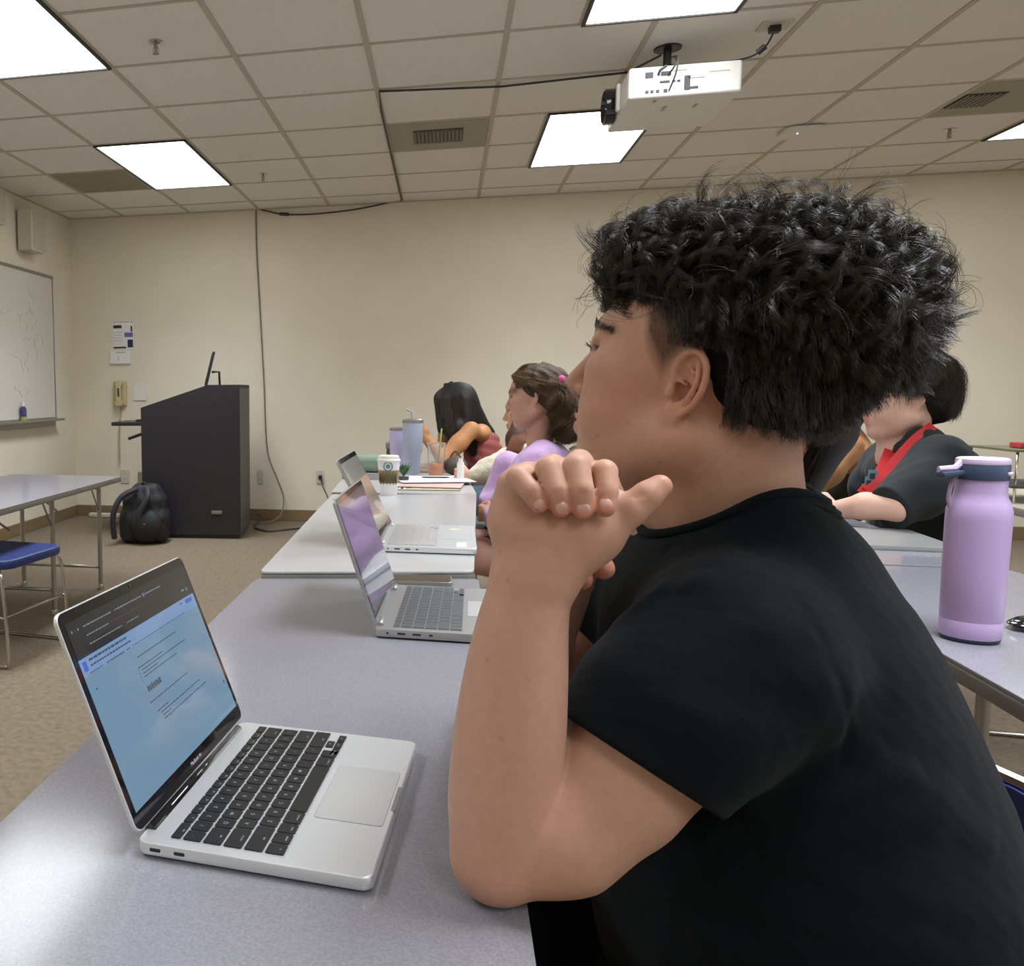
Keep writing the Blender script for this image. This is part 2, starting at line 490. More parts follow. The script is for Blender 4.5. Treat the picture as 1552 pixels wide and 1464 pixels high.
# ------------------------------------------------------------------ room shell
def struct(name, mb, m, **k):
    o = mb.build(name, m, smooth=False); o['kind'] = 'structure'; return o
W_ = 0.12
m = MB(); m.box(((LEFT_X + RIGHT_X) / 2, (BACK_Y + FRONT_Y) / 2, -0.05), (RIGHT_X - LEFT_X + .4, BACK_Y - FRONT_Y + .4, 0.1)); struct('floor', m, M['carpet'])
m = MB(); m.box(((LEFT_X + RIGHT_X) / 2, BACK_Y + W_ / 2, CEIL / 2), (RIGHT_X - LEFT_X, W_, CEIL)); struct('wall_back', m, M['wall'])
m = MB(); m.box((LEFT_X - W_ / 2, (BACK_Y + FRONT_Y) / 2, CEIL / 2), (W_, BACK_Y - FRONT_Y + 2 * W_, CEIL)); struct('wall_left', m, M['wall'])
m = MB(); m.box((RIGHT_X + W_ / 2, (BACK_Y + FRONT_Y) / 2, CEIL / 2), (W_, BACK_Y - FRONT_Y + 2 * W_, CEIL)); struct('wall_right', m, M['wall'])
m = MB(); m.box(((LEFT_X + RIGHT_X) / 2, FRONT_Y - W_ / 2, CEIL / 2), (RIGHT_X - LEFT_X, W_, CEIL)); struct('wall_front', m, M['wall'])
m = MB(); m.box(((LEFT_X + RIGHT_X) / 2, (BACK_Y + FRONT_Y) / 2, CEIL + 0.05), (RIGHT_X - LEFT_X + .4, BACK_Y - FRONT_Y + .4, 0.1)); struct('ceiling', m, M['ceil'])
m = MB(); m.box(((LEFT_X + RIGHT_X) / 2, BACK_Y - .006, .05), (RIGHT_X - LEFT_X, .012, .1), .004); struct('baseboard_back', m, M['base'])
m = MB(); m.box((LEFT_X + .006, (BACK_Y + FRONT_Y) / 2, .05), (.012, BACK_Y - FRONT_Y, .1), .004); struct('baseboard_left', m, M['base'])
# ceiling grid
m = MB()
tb, th = 0.026, 0.005
nc0, nc1 = -2, int((RIGHT_X / U) + 2.6)
def light_cols(c):    # the main runner at column 4 stops at the lights set half a module over
    return [(r0, r0 + 2) for r0 in (-10, -6, -2, 2)] if c == 4 else []
for c in range(nc0, nc1 + 1):
    y = FRONT_Y
    for (a, b) in light_cols(c) + [(99, 99)]:
        y1 = min(GY(a), BACK_Y)
        if y1 > y: m.box((GX(c), (y + y1) / 2, CEIL - th / 2), (tb, y1 - y, th))
        y = GY(b)
for c in (3.5, 4.5):
    for r0 in (-10, -6, -2, 2): m.box((GX(c), GY(r0 + 1), CEIL - th / 2), (tb, 2 * U, th))
for r in range(int((FRONT_Y / U) - 6.7) , 6):
    if GY(r) < FRONT_Y + .05: continue
    m.box(((LEFT_X + RIGHT_X) / 2, GY(r), CEIL - th / 2 + .0004), (RIGHT_X - LEFT_X, tb * .8, th * .8))
struct('trim_1', m, M['tbar'])
m = MB()
m.box(((LEFT_X + RIGHT_X) / 2, BACK_Y - .011, CEIL - .004), (RIGHT_X - LEFT_X, .022, .008)); m.box((LEFT_X + .011, (BACK_Y + FRONT_Y) / 2, CEIL - .004), (.022, BACK_Y - FRONT_Y, .008))
struct('trim_2', m, M['tbar'])
# windows in the right wall (outside the frame, the daylight comes from them)
for i, y in enumerate((-2.0, 0.6)):
    fr = MB()
    for (dy, dz, sy, sz) in ((0, .68, 2.3, .06), (0, -.68, 2.3, .06), (1.13, 0, .06, 1.36), (-1.13, 0, .06, 1.36), (0, 0, .04, 1.3)):
        fr.box((RIGHT_X - .02, y + dy, 1.75 + dz), (.05, sy, sz), .006)
    w = struct('window_%d' % (i + 1), fr, M['offwhite'])
    g = MB(); g.box((RIGHT_X - .012, y, 1.75), (.006, 2.2, 1.3))
    g.build('pane', mat('window_sky', (.8, .88, 1), .1, emit=(.72, .84, 1.0), estr=1.2), w)

# ------------------------------------------------------------------ ceiling fixtures
seen = {(0, 2): 'bright fluorescent ceiling light filling the top left corner', (0, 3): 'fluorescent ceiling light above the black podium, left of the room',
        (1, 2): 'fluorescent ceiling light above the projector, at the top edge', (1, 3): 'fluorescent ceiling light partly behind the white projector',
        (2, 3): 'fluorescent ceiling light cut off at the right edge of the picture'}
first = None
for i, (x0, x1, y0, y1) in enumerate(FIX):
    key = (i // 4, i % 4)
    lab = seen.get(key, 'fluorescent ceiling light set in the tiles behind the camera')
    if key not in seen and key[1] >= 2: lab = 'fluorescent ceiling light at the far right of the ceiling'
    o = empty('ceiling_light', ((x0 + x1) / 2, (y0 + y1) / 2, CEIL), 0, lab, 'ceiling light', 'fluorescent ceiling lights')
    if first is None:
        w, l = x1 - x0, y1 - y0
        f = MB()
        for sx in (-1, 1): f.box((sx * (w / 2 - .008), 0, -.007), (.016, l, .014))
        for sy in (-1, 1): f.box((0, sy * (l / 2 - .006), -.007), (w, .012, .014))
        f.build('frame', M['dark_frame'], o)
        d = MB(); d.box((0, 0, -.004), (w - .032, l - .024, .006))
        d.build('diffuser', M['lens'], o)
        first = o
    else:
        for ch in first.children:
            c = ch.copy(); COL.objects.link(c); c.parent = o
# vents
beige_panel = mat('vent_panel_beige', (0.36, 0.33, 0.25), 0.6)
grille = mat('vent_grille', (0.20, 0.185, 0.14), 0.5)
def vent(cx, r, lab, slx, sly, n, ox=0.0, oy=0.0, alongx=True):
    o = empty('ceiling_vent', (GX(cx + .5), GY(r + .5), CEIL), 0, lab, 'vent', None)
    p = MB(); p.box((0, 0, -.003), (U - .03, U - .03, .006), .002); p.build('panel', beige_panel, o)
    s = MB(); s.box((ox, oy, -.0075), (slx, sly, .003)); s.mi = 1
    for k in range(n):
        t = -0.5 + (k + .5) / n
        if alongx: s.box((ox + t * slx, oy, -.012), (slx / n * .45, sly * .94, .010), 0, Euler((0, .5, 0)))
        else: s.box((ox, oy + t * sly, -.012), (slx * .94, sly / n * .45, .010), 0, Euler((.5, 0, 0)))
    s.build('grille', [M['dark_frame'], grille], o)
    return o
vent(2, 2, 'small louvred ceiling vent in a beige tile, near the middle', .30, .28, 13, -.0, -.01)
vent(7, 2, 'dark ceiling vent in a wide beige tile near the right edge', .20, .24, 8, -.2, 0)
m = MB(); m.box((0, 0, -.003), (U - .03, U - .03, .006), .002); m.mi = 1
for k in range(14): m.box((0, -U / 2 + .04 + k * .0415, -.0075), (U - .08, .012, .004))
o = m.build('return_air_panel', [beige_panel, beige_panel], loc=None); o.location = (GX(-1.5), GY(3.5), CEIL)
tag(o, 'plain dark beige return air panel left of the light over the podium', 'vent')
# sprinklers
def sprinkler(c, r, lab):
    o = empty('sprinkler', (GX(c), GY(r), CEIL), 0, lab, 'sprinkler')
    a = MB(); a.lathe([(.001, 0), (.034, 0), (.036, -.005), (.02, -.012), (.001, -.012)], 20); a.build('escutcheon', M['chrome'], o)
    b = MB(); b.lathe([(.009, -.008), (.009, -.03), (.006, -.034), (.006, -.05), (.001, -.05)], 12)
    for s in (-1, 1): b.tube([(s * .008, 0, -.024), (s * .014, 0, -.038), (s * .004, 0, -.052)], .002, 6)
    b.build('nozzle', M['leg_grey'], o)
    d = MB(); d.lathe([(.001, -.052), (.016, -.052), (.016, -.054), (.001, -.054)], 16); d.build('deflector', M['leg_grey'], o)
sprinkler(.5, -.4, 'sprinkler head in the tile beside the top left light')
sprinkler(.47, 3.6, 'sprinkler head right of the light over the podium')
sprinkler(7.47, 3.5, 'sprinkler head near the right edge of the ceiling')
# access point
o = empty('wireless_access_point', (GX(6.0), GY(3.12), CEIL), 0, 'flat pale wireless access point with a violet light on the ceiling', 'access point')
m = MB(); m.plate(.22, .22, .03, .05, (0, 0, -.022), bev=.008); m.build('housing', M['white_plastic'], o)
m = MB(); m.plate(.14, .14, .008, .02, (0, 0, -.004)); m.build('bracket', M['black_plastic'], o)
m = MB(); m.ball((-.03, -.04, -.037), .005, 10); m.build('status_light', mat('violet_led', (.3, .2, .8), .3, emit=(.45, .3, 1), estr=4), o)
# wall plate in the ceiling where the cable goes up
o = empty('ceiling_outlet', (GX(4.84), GY(.33), CEIL), 0, 'beige outlet plate in the ceiling right of the projector', 'outlet')
m = MB(); m.plate(.13, .11, .006, .008, (0, 0, -.003)); m.build('plate', M['offwhite'], o)
m = MB(); m.box((0, 0, -.018), (.045, .035, .03), .004); m.build('plug', M['black_plastic'], o)

# projector
pc = P(1040, 128, 3.0)
pz = P(1040, 100, 3.2)
pj = empty('projector', (0, 0, 0), 0, 'white ceiling-mounted projector with ports on its back', 'projector')
# measured corners of the rear face and lens end
A_ = P(954, 103, 4.3); B_ = P(1127, 88, 4.3)
zt = A_.z; wx_ = B_.x - A_.x
cxp, cyp = (A_.x + B_.x) / 2, A_.y
Hh = A_.z - P(954, 151, 4.3).z
Dd = 0.52; S_ = 1.36
body = MB(); body.box((cxp, cyp + Dd / 2, A_.z - Hh / 2), (wx_, Dd, Hh), .012, seg=3)
for k in range(7): body.box((cxp + wx_ / 2 + .001, cyp + .06 + k * .03, A_.z - Hh * .5), (.004, .012, Hh * .5))
body.build('housing', M['white_plastic'], pj)
ln = MB(); ln.lathe([(.082, 0), (.082, .045), (.072, .05), (.064, .016), (.001, .01)], 32, Matrix.Translation((cxp - wx_ / 2 - .004, cyp + .33, A_.z - Hh * .48)) @ Matrix.Rotation(-PI / 2, 4, 'Y'))
ln.build('lens', M['bezel'], pj)
lr = MB(); lr.box((cxp - wx_ / 2 - .010, cyp + .19, A_.z - Hh * .5), (.020, .03, Hh * .92), .008); lr.build('lens_surround', M['white_plastic'], pj)
pw = [(-.32, .22, .024, .02), (-.17, .24, .03, .014), (-.335, -.30, .010, .010), (-.29, -.30, .010, .010), (-.24, -.30, .010, .010), (-.17, -.30, .012, .012),
      (-.18, -.02, .03, .007), (-.10, -.02, .01, .007), (-.055, -.02, .01, .007), (.02, -.1, .018, .05), (.1, .06, .05, .006), (.08, -.26, .026, .008), (-.06, .32, .05, .004), (.3, .2, .06, .003)]
for (fx, fz, w, h) in pw:
    pt = MB(); pt.box((cxp + fx * wx_, cyp - .001, A_.z - Hh / 2 + fz * Hh), (w * S_, .004, h * S_ * .9), .001)
    pt.build('port', M['grey_dark'] if w < .045 else M['offwhite'], pj)
for (fx, fy, l) in ((-.1, .13, .05), (.18, .12, .035), (-.24, .04, .02)):
    un = MB(); un.box((cxp + fx * wx_, cyp + fy * 1.3, A_.z - Hh - .001), (.014, l * 1.3, .004), .001)
    un.build('underside_slot', M['leg_grey'], pj)
mt = MB(); mt.tube([(cxp - .02, cyp + .26, A_.z - .01), (cxp - .02, cyp + .26, CEIL)], .018, 14); mt.lathe([(.001, 0), (.06, 0), (.06, -.008), (.001, -.008)], 24, Matrix.Translation((cxp - .02, cyp + .26, CEIL)))
for s in (-1, 1):
    for t in (-1, 1): mt.tube([(cxp - .02, cyp + .26, A_.z + .085), (cxp - .02 + s * .13, cyp + .26 + t * .12, A_.z + .004)], .008, 8)
mt.build('ceiling_mount', M['black_plastic'], pj)
cb = MB()
cb.tube(bez([(cxp - .07, cyp - .004, A_.z - Hh * .33), (cxp - .05, cyp - .05, A_.z - .01), (cxp - .03, cyp + .08, A_.z + .06), (cxp - .02, cyp + .19, A_.z + .09)]), .0035, 8)
cb.tube(bez([(cxp - .065, cyp - .004, A_.z - Hh * .82), (cxp - .05, cyp - .05, A_.z - Hh * .4), (cxp - .04, cyp - .03, A_.z + .02), (cxp - .025, cyp + .15, A_.z + .08)]), .0035, 8)
cb.tube([(cxp - .11, cyp - .002, A_.z - Hh * .27), (cxp - .11, cyp - .03, A_.z - Hh * .22), (cxp - .085, cyp - .035, A_.z - Hh * .1)], .006, 8)
cb.build('video_cable', M['cable'], pj)
# cables
pA = Vector((GX(4.84), GY(.33), CEIL - .03))
m = MB(); m.tube(bez([(cxp, cyp + .15, A_.z + .02), (cxp + wx_ * .42, cyp + .05, A_.z + .01), P(1142, 84, 4.3), P(1162, 68, 4.28), P(1171, 52, 4.25), pA]), .004, 8)
m.tube([P(1148, 80, 4.29), P(1160, 70, 4.28)], .013, 8)
o = m.build('power_cable', M['black_plastic']); tag(o, 'black power cable hanging from projector to ceiling outlet', 'cable')
m = MB()
zc = CEIL - .012
pts = [(cxp - .05, cyp + .26, zc - .02), (GX(4.0), GY(1.02), zc), (GX(3.03), GY(1.10), zc - .004), (GX(2.02), GY(1.0), zc), (GX(2.0), GY(1.5), zc), (GX(2.0), GY(5.35), zc)]
m.tube(pts, .0055, 8)
bk = BACK_Y - .012
m.tube(bez([(GX(2.0), GY(5.35), zc), tuple(P(600, 305, bk)), tuple(P(540, 317, bk)), tuple(P(480, 324, bk)), tuple(P(432, 325, bk)), tuple(P(410, 321, bk)), tuple(P(388, 316, bk))]), .006, 8)
m.tube([tuple(P(438, 325, bk)), tuple(P(424, 324, bk))], .014, 8)
o = m.build('projector_cable', M['cable']); tag(o, 'long dark cable running across the ceiling from the projector to the back wall', 'cable')

m = MB()
m.tube(bez([tuple(P(388, 316, bk)), tuple(P(389, 380, bk)), tuple(P(394, 470, bk)), tuple(P(400, 580, bk)), tuple(P(405, 680, bk)), tuple(P(420, 725, bk - .03)), tuple(P(430, 755, bk - .05)), tuple(P(424, 782, bk - .12)), tuple(P(405, 792, bk - .2)), tuple(P(392, 792, bk - .25))]), .0058, 8)
o = m.build('wall_cable', mat('cable_tan', (.20, .17, .125), .6)); tag(o, 'grey-tan cable dropping down the back wall right of the podium', 'cable')
# ------------------------------------------------------------------ things on the walls
bw = BACK_Y - .004
def wall_plate(px0, py0, px1, py1, name, lab, cat, material, depth=.01, r=.006):
    a = P(px0, py0, bw); b = P(px1, py1, bw)
    m = MB(); m.plate(abs(b.x - a.x), abs(a.z - b.z), depth, r, rot=(PI / 2, 0, 0), bev=.002)
    o = empty(name, ((a.x + b.x) / 2, bw - depth / 2 + .003, (a.z + b.z) / 2), 0, lab, cat)
    m.build('cover', material, o); return o, abs(b.x - a.x), abs(a.z - b.z), depth
o, w, h, d = wall_plate(171, 487, 203, 529, 'notice_poster', 'white notice with black and violet blocks above the phone', 'poster', M['paper'], .004, .001)
m = MB()
vio = mat('print_violet', (.16, .15, .42), .6); navy = mat('print_navy', (.03, .03, .09), .6); ink = mat('print_black', (.03, .03, .03), .6); inkg = mat('print_grey', (.5, .49, .47), .6); tan = mat('print_tan', (.55, .48, .34), .6)
for (fx, fz, fw, fh, mi) in ((-.28, .30, .40, .11, 2), (.26, .01, .40, .16, 0), (.33, -.30, .26, .28, 1), (-.18, -.44, .62, .06, 2), (.40, .22, .08, .2, 2), (0, .47, .6, .04, 4), (-.42, .46, .1, .07, 3), (.42, .46, .1, .07, 3), (-.25, .1, .4, .02, 3), (-.25, .0, .36, .02, 3), (-.27, -.1, .4, .02, 3), (-.25, -.2, .36, .02, 3)):
    m.mi = mi; m.box((fx * w, -d / 2 - .0006, fz * h), (fw * w, .001, fh * h))
m.build('print', [vio, navy, ink, inkg, tan], o)
o, w, h, d = wall_plate(167, 532, 198, 552, 'wall_notice', 'small white sign hung directly under the notice poster', 'sign', M['paper'], .016, .002)
m = MB(); m.box((.05 * w, -d / 2 - .0006, .38 * h), (.45 * w, .001, .10 * h)); m.box((-.07 * w, -d / 2 - .0006, -.1 * h), (.05 * w, .001, .3 * h)); m.box((0, -d / 2 - .0006, -.46 * h), (w, .002, .06 * h))
m.build('print', inkg, o)
phc = mat('phone_yellowed_plastic', (0.55, 0.46, 0.25), 0.45)
a = P(174, 578, bw); b = P(193, 615, bw)
o = empty('wall_phone', ((a.x + b.x) / 2, bw, (a.z + b.z) / 2), 0, 'yellowed corded telephone on the back wall left of the podium', 'telephone')
w, h = b.x - a.x, a.z - b.z
m = MB(); m.box((0, -.02, 0), (w, .045, h), .012, seg=3); m.build('base', phc, o)
m = MB(); m.box((0, -.062, h * .40), (w * .62, .035, h * .26), .014, seg=3); m.box((0, -.062, -h * .40), (w * .62, .035, h * .26), .014, seg=3); m.box((0, -.07, 0), (w * .42, .022, h * .8), .008); m.build('handset', phc, o)
m = MB(); m.box((.005, -.083, h * .05), (.018, .004, h * .35), .002); m.build('grip_slot', M['grey_dark'], o)
m = MB(); pts = []
L0 = P(184, 616, bw - .03); L1 = P(182, 700, bw - .03)
for k in range(240):
    t = k / 239; pts.append((L0.x + (L1.x - L0.x) * t - .012 * math.sin(PI * t) + .007 * math.cos(k * 1.5), bw - .03 + .007 * math.sin(k * 1.5), L0.z + (L1.z - L0.z) * t))
m.tube([Vector(p) - o.location for p in pts], .0028, 5); m.build('coiled_cord', phc, o)
wall_plate(202, 584, 222, 607, 'wall_plate', 'blank white wall plate right of the telephone', 'wall plate', M['white_plastic'])
def outlet(px0, py0, px1, py1, lab):
    o, w, h, d = wall_plate(px0, py0, px1, py1, 'wall_outlet', lab, 'outlet', M['offwhite'])
    for s in (-1, 1):
        m = MB(); m.box((-.006, -d / 2 - .001, s * h * .2), (.003, .002, .01)); m.box((.006, -d / 2 - .001, s * h * .2), (.003, .002, .01))
        m.build('socket', M['grey_dark'], o)
    return o
outlet(183, 712, 196, 732, 'beige wall outlet below the telephone')
o2 = outlet(480, 713, 492, 733, 'beige wall outlet with a plug, left of the open laptops')
m = MB(); m.box((0, -.02, .0), (.03, .03, .035), .004); m.build('plug', M['black_plastic'], o2)
outlet(391, 712, 399, 733, 'wall outlet just right of the podium')
m = MB(); m.tube(bez([P(487, 724, bw - .03), P(489, 737, bw - .05), P(497, 755, bw - .1), P(500, 775, bw - .1)]), .005, 8)
o = m.build('plug_cord', M['cable']); tag(o, 'thin cord hanging from the outlet left of the laptops', 'cable')
m = MB(); m.box((0, 0, 0), (.055, .05, .12), .004); a = P(214, 725, bw - .03)
o = m.build('cable_box', M['leg_grey'], loc=None); o.location = a; tag(o, 'small grey cable box on the wall at the podium foot', 'box')
# whiteboard on the left wall
lx = LEFT_X + .004
c0 = PXx(76, 421, lx); c1 = PXx(81, 634, lx)
y1 = c0.y; zt_, zb_ = c0.z, c1.z; y0_ = y1 - 2.9
wbd = empty('whiteboard', (lx, (y0_ + y1) / 2, (zt_ + zb_) / 2), 0, 'whiteboard with faint marker lines on the left wall', 'whiteboard')
wl_, hl_ = y1 - y0_, zt_ - zb_
m = MB(); m.box((.010, 0, 0), (.014, wl_ - .02, hl_ - .02)); m.build('board', M['whiteboard'], wbd)
m = MB()
for s in (-1, 1): m.box((.012, 0, s * (hl_ / 2)), (.026, wl_ + .02, .026), .004)
for s in (-1, 1): m.box((.012, s * (wl_ / 2), 0), (.02, .014, hl_), .004)
m.build('frame', M['leg_grey'], wbd)
m = MB(); m.box((.055, .0, -hl_ / 2 - .012), (.09, wl_ + .02, .012), .003); m.box((.006, 0, -hl_ / 2 - .04), (.012, wl_, .05)); m.box((.098, 0, -hl_ / 2 - .004), (.008, wl_, .02), .003); m.build('tray', M['leg_grey'], wbd)
m = MB(); rs = random.Random(4)
for k in range(11):
    cy, cz = wl_ / 2 - .30 - rs.random() * .55, .35 - rs.random() * .75
    pts = [Vector((.0185, cy, cz))]
    a_ = rs.random() * 6
    for j in range(9):
        a_ += rs.uniform(-1.1, 1.1); pts.append(pts[-1] + Vector((0, math.cos(a_) * .035, math.sin(a_) * .03)))
    m.tube(bez(pts, 4), .0018, 4)
m.build('marker_writing', M['marker_faint'], wbd)
t0 = PXx(35, 636, lx + .045)
o = empty('spray_bottle', (lx + .05, t0.y, zb_ - .006), 0, 'small purple and green cleaner bottle on the whiteboard tray', 'bottle')
m = MB(); m.lathe([(.001, 0), (.024, 0), (.026, .005), (.026, .040), (.026, .0405), (.026, .10), (.022, .115), (.010, .125), (.001, .125)], 20)
for f in m.bm.faces: f.material_index = 1 if f.calc_center_median().z < .035 else 0
m.build('body', [mat('bottle_purple', (.07, .055, .20), .4), mat('bottle_green', (.38, .50, .08), .4)], o)
m = MB(); m.lathe([(.011, .12), (.011, .15), (.007, .16), (.001, .16)], 16); m.box((-.012, 0, .153), (.03, .008, .008), .002); m.build('nozzle', M['white_plastic'], o)
# speakers on the left wall
a = PXx(24, 320, LEFT_X + .02); b = PXx(57, 375, LEFT_X + .16)
def speaker(y, z, lab, dy=.24, dz=.33):
    o = empty('wall_speaker', (LEFT_X, y, z), 0, lab, 'speaker')
    m = MB(); m.box((.085, 0, 0), (.13, dy, dz), .012, seg=3); m.build('cabinet', M['offwhite'], o)
    m = MB(); m.box((.151, 0, 0), (.006, dy - .03, dz - .03), .004); m.build('grille', mat('speaker_grille', (.5, .46, .38), .8, bump=.8, bscale=500), o)
    m = MB(); m.box((.012, 0, 0), (.024, dy * .5, dz * .5)); m.build('wall_bracket', M['grey_dark'], o)
sy = (PXx(24, 347, LEFT_X + .02).y + .12)
speaker(sy + .02, PXx(40, 347, LEFT_X + .1).z, 'small beige loudspeaker on left wall above the whiteboard corner')
speaker(PXx(-8, 300, LEFT_X + .1).y - .02, PXx(-8, 312, LEFT_X + .1).z, 'beige loudspeaker cut off by the left edge of the picture', .2, .26)

# ------------------------------------------------------------------ podium
F0 = PZ(217, 815, 0); F1 = PZ(365, 817, 0)
pd = empty('podium', (F0.x, F0.y, 0), math.atan2(F1.y - F0.y, F1.x - F0.x), 'tall black podium with sloping top in the front corner', 'podium')
pwid = (F1 - F0).length; zl = P(217, 618, F0.y).z; zr = P(362, 583, F1.y).z; pdep = .62
xk = pwid * .58
prof = [(0, .03), (pwid, .03), (pwid, zr), (xk + .08, zr), (0, zl)]
m = MB()
M4 = Matrix(((1, 0, 0, 0), (0, 0, 1, 0), (0, 1, 0, 0), (0, 0, 0, 1)))
m.prism(prof, 0, .02, M4, 0); m.build('side_panel', M['podium'], pd)
m = MB(); m.prism(prof, pdep - .02, pdep, M4, 0); m.build('side_panel', M['podium'], pd)
m = MB(); m.box((pwid - .01, pdep / 2, (zr + .03) / 2), (.02, pdep - .04, zr - .03)); m.build('back_panel', M['podium_side'], pd)
m = MB(); m.box((.03, pdep / 2, zl * .36), (.02, pdep - .04, zl * .66)); m.build('door', M['podium'], pd)
m = MB()
m.prism([(0, zl - .025), (xk + .08, zr - .025), (xk + .08, zr), (0, zl)], .02, pdep - .02, M4); m.box(((xk + .08 + pwid) / 2, pdep / 2, zr - .0125), (pwid - xk - .08, pdep - .04, .025))
m.build('sloped_top', M['podium'], pd)
m = MB(); m.box((pwid / 2, pdep / 2, .016), (pwid - .03, pdep - .03, .03)); m.build('plinth', M['black_plastic'], pd)
m = MB(); m.box((pwid * .76, -.006, .21), (.085, .014, .028), .006); m.box((pwid * .76, -.013, .222), (.08, .006, .006), .002); m.build('recessed_handle', M['leg_grey'], pd)
m = MB(); m.box((-.09, .3, zl - .13), (.34, .48, .03), .008); m.box((-.02, .3, zl - .11), (.1, .4, .03), .006); m.build('keyboard_tray', M['black_plastic'], pd)
m = MB(); m.tube([(-.13, .1, zl - .25), (-.03, .1, zl - .215), (.05, .1, zl - .21)], .012, 8); m.build('tray_arm', M['black_plastic'], pd)
# monitor on the podium
a = P(304, 592, F0.y + .3); b = P(320, 534, F0.y + .3)
mo = empty('monitor', (a.x, a.y, a.z), 0, 'thin dark monitor seen edge-on on top of the podium', 'monitor')
mo.location = (P(322, 585, F0.y + .3).x, F0.y + .3, zl + (zr - zl) * .72 + .026)
dz = P(320, 534, F0.y + .3).z - mo.location.z; mo.rotation_euler = (0, 0, .27)
m = MB(); tilt = math.radians(14)
m.box((-.02, 0, dz * .52), (.022, .36, dz * .98), .006, Euler((0, tilt, 0))); m.build('screen', M['black_plastic'], mo)
m = MB(); m.box((-.032, 0, dz * .52), (.004, .33, dz * .88), 0, Euler((0, tilt, 0))); m.build('display', M['bezel'], mo)
m = MB(); m.tube([(-.005, 0, dz * .45), (.055, 0, dz * .45), (.06, 0, .0)], .010, 8); m.plate(.14, .2, .012, .02, (.04, 0, .004)); m.build('stand', M['black_plastic'], mo)
# power strip & floor cables
m = MB(); a = PZ(140, 786, .03); m.box((0, 0, 0), (.30, .06, .04), .012); o = m.build('power_strip', M['offwhite']); o.location = (a.x, BACK_Y - .1, .021); tag(o, 'beige power strip on floor behind the grey table leg', 'power strip')
m = MB(); c_ = [PZ(386, 800, .008), PZ(405, 805, .008), PZ(430, 803, .008), PZ(468, 799, .008)]
m.tube(bez([(p.x, min(p.y, BACK_Y - .05), .008) for p in c_]), .008, 8); m.tube(bez([PZ(384, 797, .008), PZ(396, 786, .03), PZ(389, 779, .06)]), .006, 6)
o = m.build('floor_cable', M['cable']); tag(o, 'dark cable lying on carpet right of the podium', 'cable')

# ------------------------------------------------------------------ backpack
bp = P(222, 822, 1); g = PZ(222, 822, 0)
bk_ = empty('backpack', (g.x, g.y, 0), .15, 'black backpack leaning on the podium side', 'backpack')
ftop = P(222, 733, g.y).z
bm_ = mat('backpack_nylon', (.012, .012, .013), .7, bump=.6, bscale=160, bdist=.003)
R0 = P(182, 800, g.y).x - g.x; R1 = P(257, 800, g.y).x - g.x; hw = (R1 - R0) / 2; cx = (R0 + R1) / 2
f = SD()
def rbox(f, c, b, r, k=.03):
    c = np.array(c); b = np.array(b)
    def fn(p):
        q = np.abs(p - c) - b; return np.linalg.norm(np.maximum(q, 0), axis=1) + np.minimum(q.max(1), 0) - r
    f.fn(fn, k=k)
rbox(f, (cx, .03, .13), (hw * .58, .06, .06), .07); rbox(f, (cx, .04, ftop * .5), (hw * .50, .05, ftop * .20), .065, .04); rbox(f, (cx + .01, .045, ftop * .76), (hw * .28, .03, ftop * .10), .06, .04)
f.fn(lambda p: .006 * smooth_noise(p, 45, 3), op='d'); f.fn(lambda p: .004 - p[:, 2], op='i')
bk_obj = sdf_obj('body', f, (cx - .3, -.2, -.01), (cx + .3, .25, ftop + .05), .008, bm_, None); bk_obj.parent = bk_
f = SD(); f.ell((cx + .03, -.09, .14), (hw * .62, .08, .13), .02); f.fn(lambda p: .006 - p[:, 2], op='i')
q_ = sdf_obj('front_pocket', f, (cx - .3, -.25, -.01), (cx + .3, .1, .35), .008, bm_, None); q_.parent = bk_
for s in (-1, 1):
    m = MB(); m.tube(bez([(cx + s * .04, -.07, ftop * .93), (cx + s * .10 - .05, -.13, ftop * .8), (cx + s * .10 - .11, -.15, ftop * .5), (cx + s * .12 - .09, -.12, .05)]), [.022] * 25, 8); m.build('shoulder_strap', mat('strap_grey', (.03, .028, .034), .7), bk_)
m = MB(); m.tube(bez([(cx - .03, 0, ftop * .93), (cx, -.0, ftop * 1.02), (cx + .04, 0, ftop * .93)]), .009, 8); m.build('top_handle', bm_, bk_)
m = MB(); m.ball((cx - .02, -.15, .17), .008, 8); m.ball((cx + .03, -.165, .165), .008, 8); m.build('red_zip_pull', mat('red_tab', (.3, .05, .05), .5), bk_)
